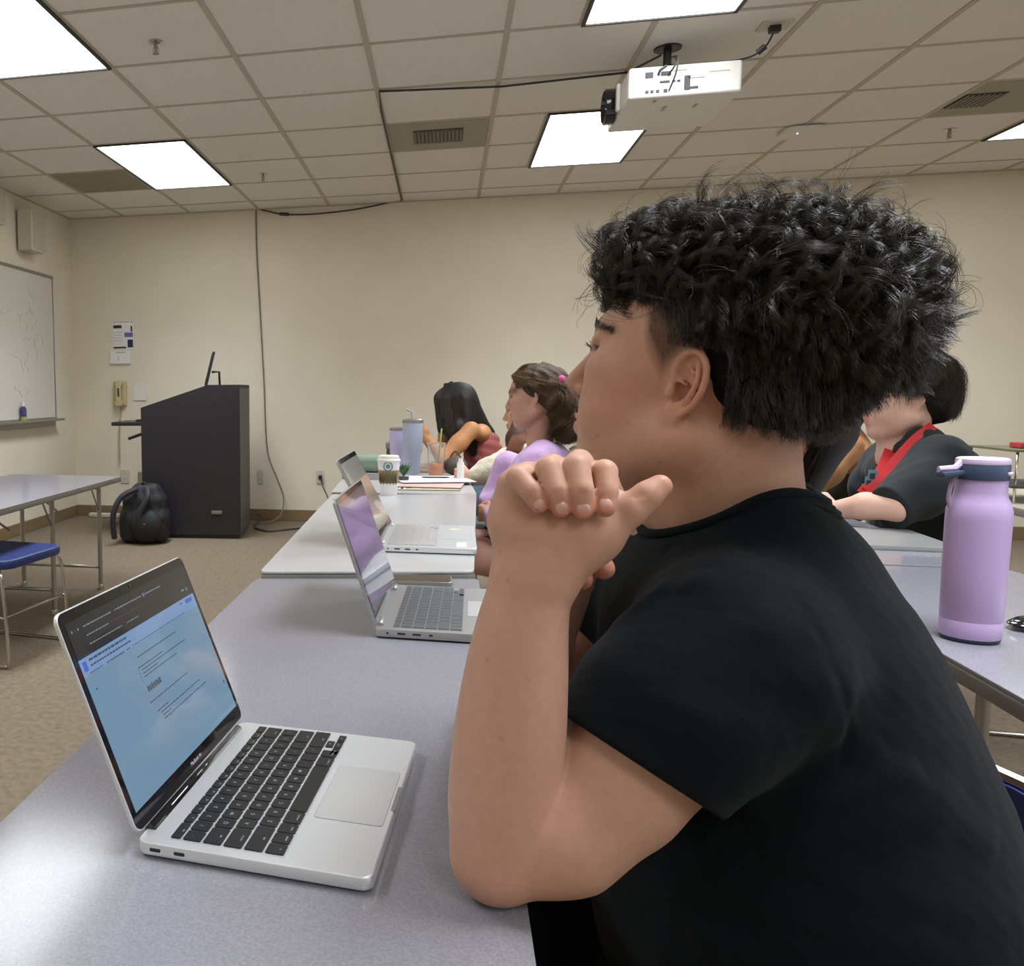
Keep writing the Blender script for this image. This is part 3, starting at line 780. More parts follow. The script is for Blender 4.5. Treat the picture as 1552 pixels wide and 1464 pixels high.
# ------------------------------------------------------------------ tables
def table(corners, z, top_mat, lab, legs=None, group='folding tables', th=.03, inset=.09):
    """corners: near-left, near-right, far-right, far-left of the top"""
    c = [Vector((a[0], a[1], 0)) for a in corners]; ctr = sum(c, Vector()) / 4
    o = empty('folding_table', (ctr.x, ctr.y, 0), 0, lab, 'table', group)
    pts = []
    for i in range(4):       # rounded corners
        p = c[i]; a = (c[i - 1] - p).normalized(); b = (c[(i + 1) % 4] - p).normalized(); r = .022
        for k in range(6):
            t = k / 5; q = (p + a * r * (1 - t) ** 2 + b * r * t ** 2); pts.append((q.x - ctr.x, q.y - ctr.y))
    m = MB(); m.prism(pts, z - .006, z, None, .0015); m.build('table_top', top_mat, o)
    m = MB(); m.prism(pts, z - th, z - .0062, None, .004); m.build('edge_band', M['table_edge'], o)
    ey = (c[3] - c[0]).normalized(); ex = (c[1] - c[0]).normalized(); L = (c[3] - c[0]).length; Wd = (c[1] - c[0]).length
    for t in (legs or (.12, L - .12)):
        for s in (inset, Wd - inset):
            m = MB(); b = c[0] + ey * t + ex * s - ctr
            m.tube([(b.x, b.y, z - th), (b.x, b.y, .012)], .0135, 12); m.lathe([(.001, 0), (.019, 0), (.019, .02), (.014, .028)], 14, Matrix.Translation((b.x, b.y, 0)), cap=False)
            m.build('leg', M['leg_grey'], o)
        b0 = c[0] + ey * t + ex * inset - ctr; b1 = c[0] + ey * t + ex * (Wd - inset) - ctr
        m = MB(); m.tube([(b0.x, b0.y, .13), (b1.x, b1.y, .13)], .009, 8); m.tube([(b0.x, b0.y, z - .06), (b1.x, b1.y, z - .06)], .009, 8)
        mid = (b0 + b1) / 2; sgn = 1 if t < L / 2 else -1; b2 = mid + ey * sgn * .34
        m.tube([(mid.x, mid.y, z - .22), (b2.x, b2.y, z - th - .005)], .006, 6); m.tube([(b0.x, b0.y, z - .2), (b0.x, b0.y + sgn * .12, z - th - .004)], .005, 6); m.tube([(b1.x, b1.y, z - .2), (b1.x, b1.y + sgn * .12, z - th - .004)], .005, 6)
        m.build('brace', M['leg_grey'], o)
    return o
T1 = table([(-.402, .02), (.0645, .02), (.075, 1.855), (-.385, 1.770)], TZ, M['table'], 'long grey laminate table nearest the camera with the silver laptop', legs=(.35, 1.5))
T2 = table([(-.381, 1.785), (.066, 1.872), (.118, 3.27), (-.405, 3.20)], TZ + .012, M['table_glare'], 'glare-whitened table behind the near one, holding the laptop with stickers')
T3 = table([(-.42, 3.29), (.120, 3.29), (.080, 4.85), (-.46, 4.85)], TZ + .01, M['table_glare'], 'third table in the left row, crowded with cups and papers')
RT1 = table([(.705, .62), (1.155, .62), (1.20, 2.16), (.75, 2.16)], TZ, M['table'], 'grey table in the right row carrying the purple bottle')
RT2 = table([(.755, 2.18), (1.20, 2.18), (1.215, 3.75), (.77, 3.75)], TZ, M['table'], 'grey table in the right row under the lanyard student arm')
LZ = .66
LT = table([(-2.62, 3.26), (-1.866, 3.26), (-1.872, 4.86), (-2.60, 4.90)], LZ, M['table'], 'low table with metal legs by the whiteboard, at the left edge', legs=(.88, 1.49), inset=.13)

# ------------------------------------------------------------------ stacking chairs
def chair(loc, rz, lab, seat_h=.45, back=True, color=None, arm=False, zb=.84):
    """faces +X in its own frame"""
    o = empty('stacking_chair', loc, rz, lab, 'chair', 'blue stacking chairs')
    mt = color or M['blue_fabric']
    m = MB(); m.plate(.44, .45, .04, .07, (0, 0, seat_h - .02), bev=.012); m.build('seat', mt, o)
    if back:
        f = MB(); pts = []
        # curved backrest
        n = 12; vs = []
        for k in range(n + 1):
            t = k / n - .5
            x = -.235 - .05 * (1 - (2 * t) ** 2) + .01
            vs.append((x, t * .46))
        for k in range(n):
            (x0, y0), (x1, y1) = vs[k], vs[k + 1]
            zt0 = zb - .02 * (2 * (k / n - .5)) ** 4; zt1 = zb - .02 * (2 * ((k + 1) / n - .5)) ** 4
            q = [(x0 - .03, y0, .56), (x1 - .03, y1, .56), (x1 - .06, y1, zt1), (x0 - .06, y0, zt0)]
            f.quad(q); f.quad([(a + .02, b, c) for a, b, c in reversed(q)])
            f.quad([q[3], q[2], (q[2][0] + .02, q[2][1], q[2][2]), (q[3][0] + .02, q[3][1], q[3][2])])
            f.quad([(q[0][0] + .02, q[0][1], q[0][2]), (q[1][0] + .02, q[1][1], q[1][2]), q[1], q[0]])
        for k in (0, n):
            x0, y0 = vs[k]; zt0 = zb - .02
            f.quad([(x0 - .03, y0, .56), (x0 - .06, y0, zt0), (x0 - .04, y0, zt0), (x0 - .01, y0, .56)])
        bmesh.ops.remove_doubles(f.bm, verts=f.bm.verts[:], dist=.0005)
        f.build('backrest', mt, o, smooth=50)
        g = MB(); g.tube([(x - .052, y, zb + .003 - .02 * (2 * (k / n - .5)) ** 4) for k, (x, y) in enumerate(vs)], .008, 8); g.build('back_rim', M['chrome'], o)
        g = MB()
        for s in (-1, 1): g.tube([(-.20, s * .215, seat_h - .03), (-.255, s * .215, seat_h + .02), (-.275, s * .225, .70)], .008, 8)
        g.build('back_frame', M['chrome'], o)
    for s in (-1, 1):
        g = MB(); y = s * .225
        g.tube(bez([(.17, s * .21, seat_h - .045), (.195, y, seat_h - .10), (.215, y, .06), (.20, y, .012), (.15, y, .010), (-.18, y, .010), (-.225, y, .02), (-.215, y, .10), (-.19, s * .21, seat_h - .045)], 5), .0075, 8)
        g.build('leg', M['chrome'], o)
    g = MB(); g.tube([(.165, -.22, .22), (.165 + .03, -.225, .22), (.195, .225, .22)], .005, 6); g.tube([(-.18, -.2, seat_h - .05), (.16, -.2, seat_h - .05)], .006, 6); g.tube([(-.18, .2, seat_h - .05), (.16, .2, seat_h - .05)], .006, 6); g.build('frame_rail', M['chrome'], o)
    return o
chair((-1.955, 3.50, 0), math.radians(-8), 'blue padded seat with chrome legs at the left edge, under the low table', seat_h=.46, back=False)
chair((.238, .86, 0), math.radians(176), 'blue chair under the dark-haired student in black shirt', zb=.77)
chair((.42, 3.1, 0), math.radians(178), 'chair under the student in the lilac sweater')
chair((.36, 4.78, 0), math.radians(170), 'chair behind the student in the rose tank top', color=mat('chair_slate', (.10, .14, .18), .5), zb=.86)
chair((1.68, 3.05, 0), math.radians(175), 'chair behind the student with the red lanyard', color=mat('chair_slate2', (.12, .17, .20), .5), zb=.93)

# ------------------------------------------------------------------ laptops
def laptop(org, ang, w, d, tilt, lab, style):
    """own frame: hinge edge along +Y from the origin corner, base extends +X, lid leans to -X"""
    o = empty('laptop', org, ang, lab, 'laptop')
    mac = style == 'mac'; bt = .0115 if mac else .014; bm = M['alu'] if style != 'grey' else M['alu_grey']
    z0 = .0025
    m = MB(); m.plate(d, w, bt, .010, (d / 2, w / 2, z0 + bt / 2), bev=.0025)
    m.build('base', bm, o)
    zt = z0 + bt
    # feet
    m = MB()
    for fx in (.03, d - .03):
        for fy in (.03, w - .03): m.lathe([(.001, 0), (.006, 0), (.006, .004), (.001, .004)], 12, Matrix.Translation((fx, fy, 0)))
    m.build('rubber_foot', M['grey_dark'], o)
    # ports on the side towards the camera
    m = MB()
    if mac: pp = [(.018, .010), (.040, .010)]
    else: pp = [(.020, .004), (.042, .013), (.066, .013), (.088, .006)]
    for (px_, pw_) in pp:
        m = MB(); m.box((px_, .0006, z0 + bt * .52), (pw_, .003, .0032), .001); m.build('port', M['black_plastic'], o)
    # hinge
    m = MB()
    if mac: m.tube([(.004, .022, zt - .001), (.004, w - .022, zt - .001)], .0052, 10)
    else:
        for y in (.035, w - .035): m.tube([(.006, y - .018, zt), (.006, y + .018, zt)], .006, 10)
    m.build('hinge', M['bezel'] if mac else bm, o)
    # keyboard
    kb = empty('keyboard', (0, 0, 0)); kb.parent = o
    kw = w * (.918 if style != 'sticker' else .90); kx0 = d * .128; kd = d * .505
    if style == 'sticker': kx0 = d * .08; kd = d * .5
    ky0 = (w - kw) / 2
    m = MB(); m.box((kx0 + kd / 2, w / 2, zt + .0001), (kd + .003, kw + .003, .0004)); 
    kb_well = m.build('key_well', {'mac': M['alu'], 'grey': M['alu_grey'], 'sticker': M['key_light']}[style], o)
    km = {'mac': M['key'], 'grey': M['key_grey'], 'sticker': M['key_light']}[style]
    rows = [
        ['esc:1.6', 'F1', 'F2', 'F3', 'F4', 'F5', 'F6', 'F7', 'F8', 'F9', 'F10', 'F11', 'F12', ' :1'],
        ['`', '1', '2', '3', '4', '5', '6', '7', '8', '9', '0', '-', '=', 'delete:1.6'],
        ['tab:1.6', 'Q', 'W', 'E', 'R', 'T', 'Y', 'U', 'I', 'O', 'P', '[', ']', '\\'],
        ['caps lock:1.85', 'A', 'S', 'D', 'F', 'G', 'H', 'J', 'K', 'L', ';', "'", 'return:1.85'],
        ['shift:2.4', 'Z', 'X', 'C', 'V', 'B', 'N', 'M', ',', '.', '/', 'shift:2.4'],
        ['fn', 'control', 'option', 'command:1.3', ' :5.6', 'command:1.3', 'option'],
    ]
    pitch_y = kw / 14.6; rh = [.60, 1, 1, 1, 1, 1.0]; unit = kd / sum(rh); gap = .0022 if mac else .0016
    x = kx0; cache = {}
    for r, row in enumerate(rows):
        h = unit * rh[r]
        y = ky0           # the typist's left is the -Y end
        row2 = list(row)
        for kdef in row2:
            nm, _, ws = kdef.partition(':') if kdef != ':' else (kdef, '', '')
            wu = float(ws) if ws else 1.0
            kwid = pitch_y * wu
            key = (round(kwid, 5), round(h, 5))
            m = MB(); m.plate(h - gap, kwid - gap, .0012, .0014 if mac else .001, (0, 0, 0), seg=3, bev=.0003)
            m.mi = 1
            if mac and nm.strip():
                # legends are read from the +X side, where the typist sits
                R4 = Matrix.Rotation(PI / 2, 4, 'Z')
                if len(nm) == 1: text_into(m, nm, .0052, Matrix.Translation((0, 0, .00065)) @ R4, 0)
                else: text_into(m, nm, .0026 if len(nm) > 3 else .003, Matrix.Translation((h * .2, 0, .00065)) @ R4, 0)
            ko = m.build('key', [km, M['glyph']], kb, smooth=False)
            ko.location = (x + h / 2, y + kwid / 2, zt + .0010)
            y += kwid
        if r == 5:    # arrow keys
            for (ax_, ay_) in ((.25, 1.0), (-.25, 1.0), (.25, 0.0), (.25, 2.0)):
                m = MB(); m.plate(h * .5 - gap * .7, pitch_y - gap, .0012, .001, (0, 0, 0), seg=3)
                m.mi = 1
                if mac: m.prism([(-.0007, -.001), (.0009, 0), (-.0007, .001)], .0006, .0007)
                ko = m.build('key', [km, M['glyph']], kb, smooth=False)
                ko.location = (x + h / 2 + ax_ * h, ky0 + kw - pitch_y * (2.5 - ay_) , zt + .0010)
        x += h
    # trackpad
    tw = w * .40 if mac else w * .33
    tx0 = kx0 + kd + .007; tx1 = d - .006
    if style == 'sticker': tx1 = d - .012
    m = MB(); m.plate(tx1 - tx0 + .0008, tw + .0008, .0003, .004, ((tx0 + tx1) / 2, w / 2, zt + .00015)); m.mi = 1
    m.plate(tx1 - tx0, tw, .0003, .004, ((tx0 + tx1) / 2, w / 2, zt + .0003)); m.build('trackpad', [M['leg_grey'], M['trackpad'] if style != 'sticker' else M['alu']], o)
    if mac:
        m = MB(); m.plate(.004, .05, .0025, .001, (d - .0015, w / 2, zt - .001)); m.build('thumb_notch', M['leg_grey'], o)
    # lid
    lid = empty('lid', (.002, 0, zt + .001)); lid.parent = o
    lid.rotation_euler = (0, -tilt, 0)
    H = d * .985; lt = .0045 if mac else .006
    off = .004
    R = (0, PI / 2, 0)
    m = MB(); m.plate(H, w, lt, .010, (0, w / 2, H / 2 + off), rot=R, bev=.0015); m.build('shell', M['alu'] if mac else M['alu_grey'], lid)
    m = MB(); m.plate(H - .0022, w - .0022, .0008, .009, (lt / 2 + .0001, w / 2, H / 2 + off), rot=R); m.build('bezel', M['bezel'], lid)
    bz = {'mac': (.008, .011, .016), 'grey': (.007, .010, .018), 'sticker': (.006, .013, .022)}[style]
    sw = w - 2 * bz[0]; sh = H - bz[1] - bz[2]; sx = lt / 2 + .0008; zc = off + bz[2] + sh / 2
    s = MB()
    if mac:
        # picture on the screen: 0 page, 1 dark bar, 2 light text, 3 dark text, 4 blue, 5 violet, 6 toolbar
        def R_(u0, v0, u1, v1, mi, lift=0.0):      # u to the reader's right, v down, 0..1
            s.mi = mi
            # the reader on +X sees +Y on the right
            ya, yb = bz[0] + u0 * sw, bz[0] + u1 * sw
            za, zb_ = zc + sh / 2 - v0 * sh, zc + sh / 2 - v1 * sh
            s.quad([(sx + lift, ya, zb_), (sx + lift, yb, zb_), (sx + lift, yb, za), (sx + lift, ya, za)])
        R_(0, 0, 1, .195, 1); R_(0, .195, 1, 1, 0); R_(0, .195, 1, .285, 6, .0001)
        rs = random.Random(7)
        def txt(u, v, L, mi, hh=.007, wd=(.006, .02), lift=.0002):
            e = u + L
            while u < e:
                a = rs.uniform(*wd); R_(u, v, min(e, u + a), v + hh, mi, lift); u += a + .004
        txt(.10, .048, .20, 2); txt(.33, .048, .22, 2); txt(.585, .048, .15, 2); R_(.565, .042, .58, .062, 5, .0002)
        txt(.10, .098, .16, 2, .006); txt(.28, .098, .3, 7, .005); txt(.10, .145, .24, 2, .006); txt(.38, .145, .1, 2, .006)
        for u in (.02, .04, .06): R_(u, .046, u + .008, .058, 2 if u != .04 else 7, .0002)
        R_(.95, .14, .96, .16, 2, .0002); txt(.90, .14, .03, 2, .012)
        R_(.015, .212, .04, .262, 4, .0003)
        txt(.06, .212, .28, 3, .012, (.01, .03)); txt(.06, .242, .30, 3, .009, (.012, .02)); txt(.04, .275, .09, 3, .008, (.004, .006)); txt(.16, .275, .13, 3, .008, (.01, .02)); txt(.31, .275, .03, 3, .008); txt(.36, .275, .5, 3, .006, (.004, .008))
        R_(.90, .208, .97, .235, 4, .0003); R_(.93, .21, .94, .22, 3, .0004); txt(.84, .212, .03, 3, .01, (.005, .006))
        for (v, u, L) in ((.345, .36, .36), (.40, .34, .22), (.42, .36, .41), (.44, .36, .13), (.46, .36, .30)): txt(u, v, L, 3, .006, (.012, .03))
        for v in (.41, .43, .45, .47): R_(.335, v, .341, v + .006, 3, .0002)
        for (v, u, L) in ((.60, .33, .36), (.665, .36, .10), (.685, .38, .38), (.705, .39, .07), (.725, .39, .42)): txt(u, v, L, 3, .006, (.012, .03))
        R_(.04, .36, .048, .37, 3, .0002); R_(.965, .80, .975, .82, 3, .0002)
        # bold heading, its letters too small to read
        for k in range(7): R_(.35 + k * .017, .515 + (.004 if k % 2 else 0), .35 + k * .017 + .013, .548, 3, .0002)
        em = lambda n, c, k=1.0: mat(n, (.02, .02, .02), .12, emit=c, estr=k, coat=.5)
        page = em('screen_page', (.15, .27, .39), .8); 
        mats = [page, em('screen_dark', (.006, .006, .009)), em('screen_light_text', (.16, .20, .24)), em('screen_dark_text', (.03, .055, .085)), em('screen_blue', (.03, .09, .45)), em('screen_violet', (.12, .09, .35)), em('screen_toolbar', (.17, .28, .48), .85), em('screen_red', (.10, .02, .03))]
        s.build('display', mats, lid, smooth=False)
        t = MB(); text_into(t, 'MacBook Air', .0052, Matrix.Translation((sx, w / 2, off + bz[2] * .5)) @ Matrix(((0, 0, 1, 0), (1, 0, 0, 0), (0, 1, 0, 0), (0, 0, 0, 1))), .0001)
        t.build('bezel_lettering', M['glyph'], lid, smooth=False)
        t = MB(); t.lathe([(.001, 0), (.0016, 0), (.0016, .0004), (.001, .0004)], 10, Matrix.Translation((sx, w / 2, off + H - bz[1] / 2)) @ Matrix.Rotation(PI / 2, 4, 'Y')); t.build('webcam', M['grey_dark'], lid)
    else:
        dm = mat('display_glow_' + style, (.035, .035, .05) if style == 'grey' else (.12, .12, .11), .12, emit=(.04, .045, .085) if style == 'grey' else (.16, .155, .14), estr=.55 if style == 'grey' else .8, coat=.5)  # faint even glow put into both screens as emission
        s.quad([(sx, bz[0], zc - sh / 2), (sx, w - bz[0], zc - sh / 2), (sx, w - bz[0], zc + sh / 2), (sx, bz[0], zc + sh / 2)])
        s.build('display', dm, lid, smooth=False)
    if style == 'sticker':
        m = MB(); m.box((d - .035, .045, zt + .0004), (.022, .06, .0006)); m.build('sticker', M['paper'], o)
        m = MB(); m.box((d - .05, w - .075, zt + .0004), (.03, .02, .0006)); m.build('sticker', mat('sticker_cream', (.7, .66, .5), .5), o)
    return o
a0 = Vector((-.252, .667, TZ)); a1 = Vector((-.226, .949, TZ))
def ang_of(u): return math.atan2(-u.x, u.y)
laptop((-.252, .667, TZ), ang_of(a1 - a0), .283, .203, math.radians(22), 'open silver laptop with blue document screen on the near table', 'mac')
laptop((-.104, 1.368, TZ), ang_of(Vector((.011, .339))), .325, .215, math.radians(19), 'grey laptop with dark screen, second from the camera', 'grey')
laptop((-.147, 2.053, TZ + .012), ang_of(Vector((.005, .362))), .352, .225, math.radians(28), 'pale grey laptop with white sticker on palm rest, third from the camera', 'sticker')

# phone on the near table behind the second laptop
a = PZ(640, 880, TZ); 
m = MB(); m.plate(.145, .072, .008, .012, (0, 0, .004), bev=.002); o = empty('smartphone', (a.x - .012, a.y - .01, TZ), math.radians(2), 'dark smartphone lying flat behind the second laptop', 'phone')
m.build('body', M['leg_grey'], o); m = MB(); m.plate(.139, .066, .0006, .010, (0, 0, .0083)); m.build('screen', M['bezel'], o)

# ------------------------------------------------------------------ purple bottle
b0 = PZ(1473, 960, TZ)
o = empty('water_bottle', (.811, 1.545, TZ), math.radians(8), 'lilac metal water bottle with navy lid on the right table', 'bottle')
lil = mat('lilac_powder_coat', (.50, .36, .60), .38, noise=.03, nscale=900, bump=.1, bscale=1500)
m = MB(); m.lathe([(.001, .006), (.0385, .006), (.0395, .010), (.0395, .030), (.0390, .031), (.0395, .032), (.0405, .10), (.0412, .175), (.0408, .188), (.037, .200), (.0335, .208), (.0325, .215), (.0322, .232), (.001, .232)], 48)
m.build('body', lil, o)
m = MB(); m.lathe([(.001, 0), (.036, 0), (.0385, .004), (.0385, .0062), (.001, .0062)], 40); m.build('base_ring', mat('navy_rubber', (.02, .03, .06), .5), o)
nav = mat('navy_plastic', (.045, .065, .12), .4)
m = MB(); m.lathe([(.001, .232), (.0335, .232), (.0340, .234), (.0340, .252), (.033, .254), (.001, .254)], 40); m.box((-.045, -.0, .240), (.035, .022, .008), .003, Euler((0, -.1, 0))); m.build('lid', nav, o)
m = MB(); m.lathe([(.001, .254), (.0335, .254), (.034, .256), (.033, .261), (.030, .2625), (.001, .2625)], 40)
m.tube([(-.028, 0, .258), (-.040, 0, .2475), (-.064, 0, .2462)], [.006, .005, .004], 8); m.box((.022, -.026, .2415), (.018, .006, .005), .002, Euler((0, 0, .75)))
m.build('lid_cap', mat('lilac_plastic', (.66, .52, .72), .35), o)
m = MB(); m.tube(bez([(-.036, 0, .238), (-.043, 0, .226), (-.046, 0, .205), (-.043, 0, .192)]), .003, 8); m.build('carry_loop', mat('loop_mauve', (.35, .28, .38), .4), o)

o.scale = (1, 1, 1.09)
# right-hand tables: closed laptop, paper, dark device
a = PZ(1360, 826, TZ)
m = MB(); m.plate(.30, .21, .012, .01, (0, 0, .006), bev=.002); o = m.build('closed_laptop', M['alu_grey']); o.location = (PZ(1360, 822, TZ).x - .02, PZ(1360, 822, TZ).y + .02, TZ); o.rotation_euler = (0, 0, 1.5); tag(o, 'thin closed grey laptop on right table before the lanyard student', 'laptop')
m = MB()
a = PZ(1552, 908, TZ)
for k in range(4): m.plate(.22, .28, .0012, .002, (.001 * k, .002 * k, .001 + .0013 * k))
o = m.build('paper_stack', M['paper']); o.location = (1.06, 1.53, TZ); o.rotation_euler = (0, 0, .25); tag(o, 'white papers at the right edge beside the lilac bottle', 'paper')
o = empty('eyeglass_case', (PZ(1548, 952, TZ).x + .04, PZ(1548, 952, TZ).y, TZ), .3, 'shiny black oval case on the right table edge', 'case')
m = MB(); m.ball((0, 0, .010), .035, 24, (2.0, 1.0, .28)); m.build('lower_shell', M['bezel'], o)
m = MB(); m.ball((0, 0, .013), .033, 24, (1.95, .95, .3)); m.build('upper_shell', M['bezel'], o)
# far right table and things on it
RT3 = table([(1.95, 3.35), (2.45, 3.35), (2.5, 5.0), (2.0, 5.0)], .74, mat('beige_laminate', (.50, .44, .34), .4), 'beige table at the right edge of the picture')
o = empty('desk_tray', (2.12, 3.75, .74), 0, 'small wire tray stand on the beige table at the right edge', 'tray')
m = MB(); m.plate(.26, .3, .008, .01, (0, 0, .19)); m.build('shelf', mat('tray_olive', (.16, .15, .08), .5), o)
m = MB(); m.plate(.26, .3, .008, .01, (0, 0, .06)); m.build('shelf', M['grey_dark'], o)
for sx in (-1, 1):
    for sy in (-1, 1):
        m = MB(); m.tube([(sx * .12, sy * .14, 0), (sx * .12, sy * .14, .19)], .004, 6); m.build('post', M['chrome'], o)
m = MB(); m.box((0, 0, .01), (.1, .07, .02), .004); o2 = m.build('red_book', mat('red_cover', (.45, .05, .05), .5)); o2.location = (2.10, 3.72, .74 + .195); tag(o2, 'small red booklet on the tray at the right edge', 'book')

# ------------------------------------------------------------------ things on the far table
z3 = TZ + .01
def cup_to_go():
    a = PZ(592, 744, TZ + .012)
    o = empty('coffee_cup', (a.x, 3.21, TZ + .012), 0, 'white paper coffee cup with brown sleeve and green round logo', 'cup')
    m = MB(); m.lathe([(.001, 0), (.030, 0), (.031, .003), (.0405, .125), (.001, .125)], 36); m.build('cup', M['paper'], o)
    m = MB(); m.lathe([(.0348, .045), (.0385, .093), (.0375, .093), (.034, .045)], 36, cap=False)
    for k in range(18):
        a_ = -PI / 2 + (k - 9) * .11; rr = .0372
        m.mi = 1; m.box((rr * math.cos(a_), rr * math.sin(a_), .068), (.002, .0018, .03 + .012 * (k % 3)), 0, Euler((0, 0, a_)))
    m.build('sleeve', [mat('kraft_sleeve', (.33, .25, .12), .7), mat('sleeve_print', (.09, .08, .04), .7)], o)
    m = MB(); m.lathe([(.0425, .123), (.0435, .127), (.0425, .131), (.039, .134), (.037, .144), (.034, .146), (.001, .144)], 36); m.build('lid', M['white_plastic'], o)
    m = MB(); g_ = mat('logo_green', (.10, .24, .27), .5)
    R4 = Matrix.Translation((0, -.0398, .108)) @ Matrix.Rotation(PI / 2 + .07, 4, 'X')
    m.lathe([(.0135, 0), (.0175, 0), (.0175, .001), (.0135, .001)], 28, R4, cap=False); m.lathe([(.001, -.0), (.008, 0), (.008, .0008), (.001, .0008)], 16, R4); m.build('round_logo', g_, o)
cup_to_go()
a = PZ(592, 740, TZ + .012)
# two tall tumblers behind it
def tumbler(x, y, h, r, c, lab, handle=False, straw=True):
    o = empty('tumbler', (x, y, z3), 0, lab, 'tumbler')
    m = MB(); m.lathe([(.001, 0), (r * .72, 0), (r * .74, .004), (r * .8, h * .35), (r, h * .42), (r, h * .93), (.001, h * .93)], 32); m.build('body', c, o)
    m = MB(); m.lathe([(.001, h * .93), (r * 1.04, h * .93), (r * 1.04, h * .98), (r * .9, h), (.001, h)], 32); m.build('lid', M['leg_grey'], o)
    if straw:
        m = MB(); m.tube([(0, 0, h * .95), (-.005, 0, h * 1.12), (-.03, 0, h * 1.17)], .0045, 8); m.build('straw', mat('straw_smoke', (.35, .37, .4), .3), o)
    if handle:
        m = MB(); m.tube(bez([(r, 0, h * .88), (r * 1.7, 0, h * .86), (r * 1.75, 0, h * .6), (r, 0, h * .5)]), .006, 8); m.build('handle', c, o)
    return o
a = P(625, 700, 4.05); tumbler(a.x, 4.05, .255, .046, mat('tumbler_bluegrey', (.40, .44, .55), .35), 'tall blue grey tumbler with straw behind the coffee cup', straw=True)
a = P(604, 700, 4.2); tumbler(a.x, 4.2, .21, .042, mat('tumbler_lavender', (.55, .50, .75), .35), 'lavender tumbler left of the blue grey one', straw=False)
# iced drink
a = PZ(661, 717, z3); a = Vector((P(661, 700, 3.95).x, 3.95, z3))
o = empty('iced_drink_cup', a, 0, 'clear plastic cup with orange iced drink on the far table', 'cup')
m = MB(); m.lathe([(.032, .0), (.035, .06), (.040, .145), (.0385, .145), (.0335, .06), (.030, .004), (.001, .004)], 32, cap=False); m.build('cup', M['glass'], o)
m = MB(); m.lathe([(.001, .005), (.0298, .005), (.0328, .058), (.001, .058)], 28); m.build('orange_drink', mat('orange_tea', (.95, .27, .03), .3, emit=(.6, .15, .02), estr=.0, sss=.2), o)
m = MB(); m.lathe([(.042, .143), (.042, .150), (.036, .152), (.001, .154)], 28, cap=False); m.build('lid', M['glass'], o)
m = MB(); m.tube([(.005, 0, .02), (.022, 0, .215)], .0035, 8); m.build('straw', mat('straw_green', (.20, .30, .05), .4), o)
# napkin/box under the cup, plant, teal case, papers, notebook, key ring, open book
a = PZ(592, 742, TZ + .012)
a = P(559, 727, 3.75)
m = MB(); m.box((0, 0, .035), (.17, .12, .07), .022, seg=3); o = m.build('pencil_case', mat('sage_fabric', (.22, .30, .23), .8)); o.location = (P(566, 710, 3.85).x, 3.85, z3 + .03); tag(o, 'sage green pencil case behind the coffee cup, to its left', 'case')
m = MB(); m.plate(.26, .2, .028, .01, (0, 0, .014), bev=.004); o = m.build('closed_laptop', M['alu_grey']); o.location = (P(566, 720, 3.85).x, 3.86, z3); tag(o, 'closed grey laptop beneath the sage green case', 'laptop')
def small_plant():
    a = P(612, 715, 3.62)
    o = empty('small_plant', (a.x, 3.62, z3), 0, 'little green plant beside the coffee cup', 'plant')
    m = MB(); m.lathe([(.001, 0), (.018, 0), (.022, .03), (.001, .03)], 18); m.build('pot', M['grey_dark'], o)
    m = MB(); rs = random.Random(3)
    for k in range(22):
        a_ = rs.random() * 6.28; l = rs.uniform(.02, .05); h = rs.uniform(.02, .06)
        c = Vector((0, 0, .03)); e = Vector((math.cos(a_) * l, math.sin(a_) * l, .03 + h)); mid = (c + e) / 2 + Vector((0, 0, .012))
        sd = Vector((-math.sin(a_), math.cos(a_), 0)) * .007
        m.quad([c, mid + sd, e, mid - sd])
    m.build('leaves', mat('leaf_green', (.07, .16, .06), .6), o, smooth=False)
small_plant()
def paper(px0, py0, w, d, rz, lab, z, name='paper_sheet', m_=None, n=1, cat='paper'):
    a = PZ(px0, py0, z)
    m = MB()
    for k in range(n): m.plate(w, d, .0012, .002, (.003 * math.sin(k * 2), .003 * math.cos(k * 3), .0008 + .0014 * k))
    o = m.build(name, m_ or M['paper']); o.location = (a.x, a.y, z); o.rotation_euler = (0, 0, rz); tag(o, lab, cat); return o
paper(655, 727, .30, .24, .25, 'loose white paper sheets lying behind the coffee cup', z3 + .012, n=3)
paper(650, 735, .26, .2, -.1, 'pale pink paper folder under the white sheets', z3 + .006, m_=mat('pink_paper', (.62, .42, .38), .6), n=2)
paper(648, 741, .24, .12, .05, 'yellowish notebook at the front of the far table', z3, m_=mat('cream_paper', (.50, .46, .30), .6), n=3, name='notebook', cat='notebook')
o = paper(660, 724, .11, .009, .1, 'black pen lying on the white sheets', z3 + .017, name='pen', m_=M['black_plastic'], n=3, cat='pen')
o = empty('key_ring', PZ(610, 741, z3), 0, 'small bunch of keys beside the coffee cup', 'keys')
m = MB(); m.tube([(.016 * math.cos(t * .5), .016 * math.sin(t * .5), .003) for t in range(12)], .003, 6); m.build('ring', M['chrome'], o)
m = MB(); m.box((.02, .0, .005), (.03, .012, .004), .001); m.box((.0, -.018, .008), (.012, .03, .004), .001); m.build('key', M['grey_dark'], o)
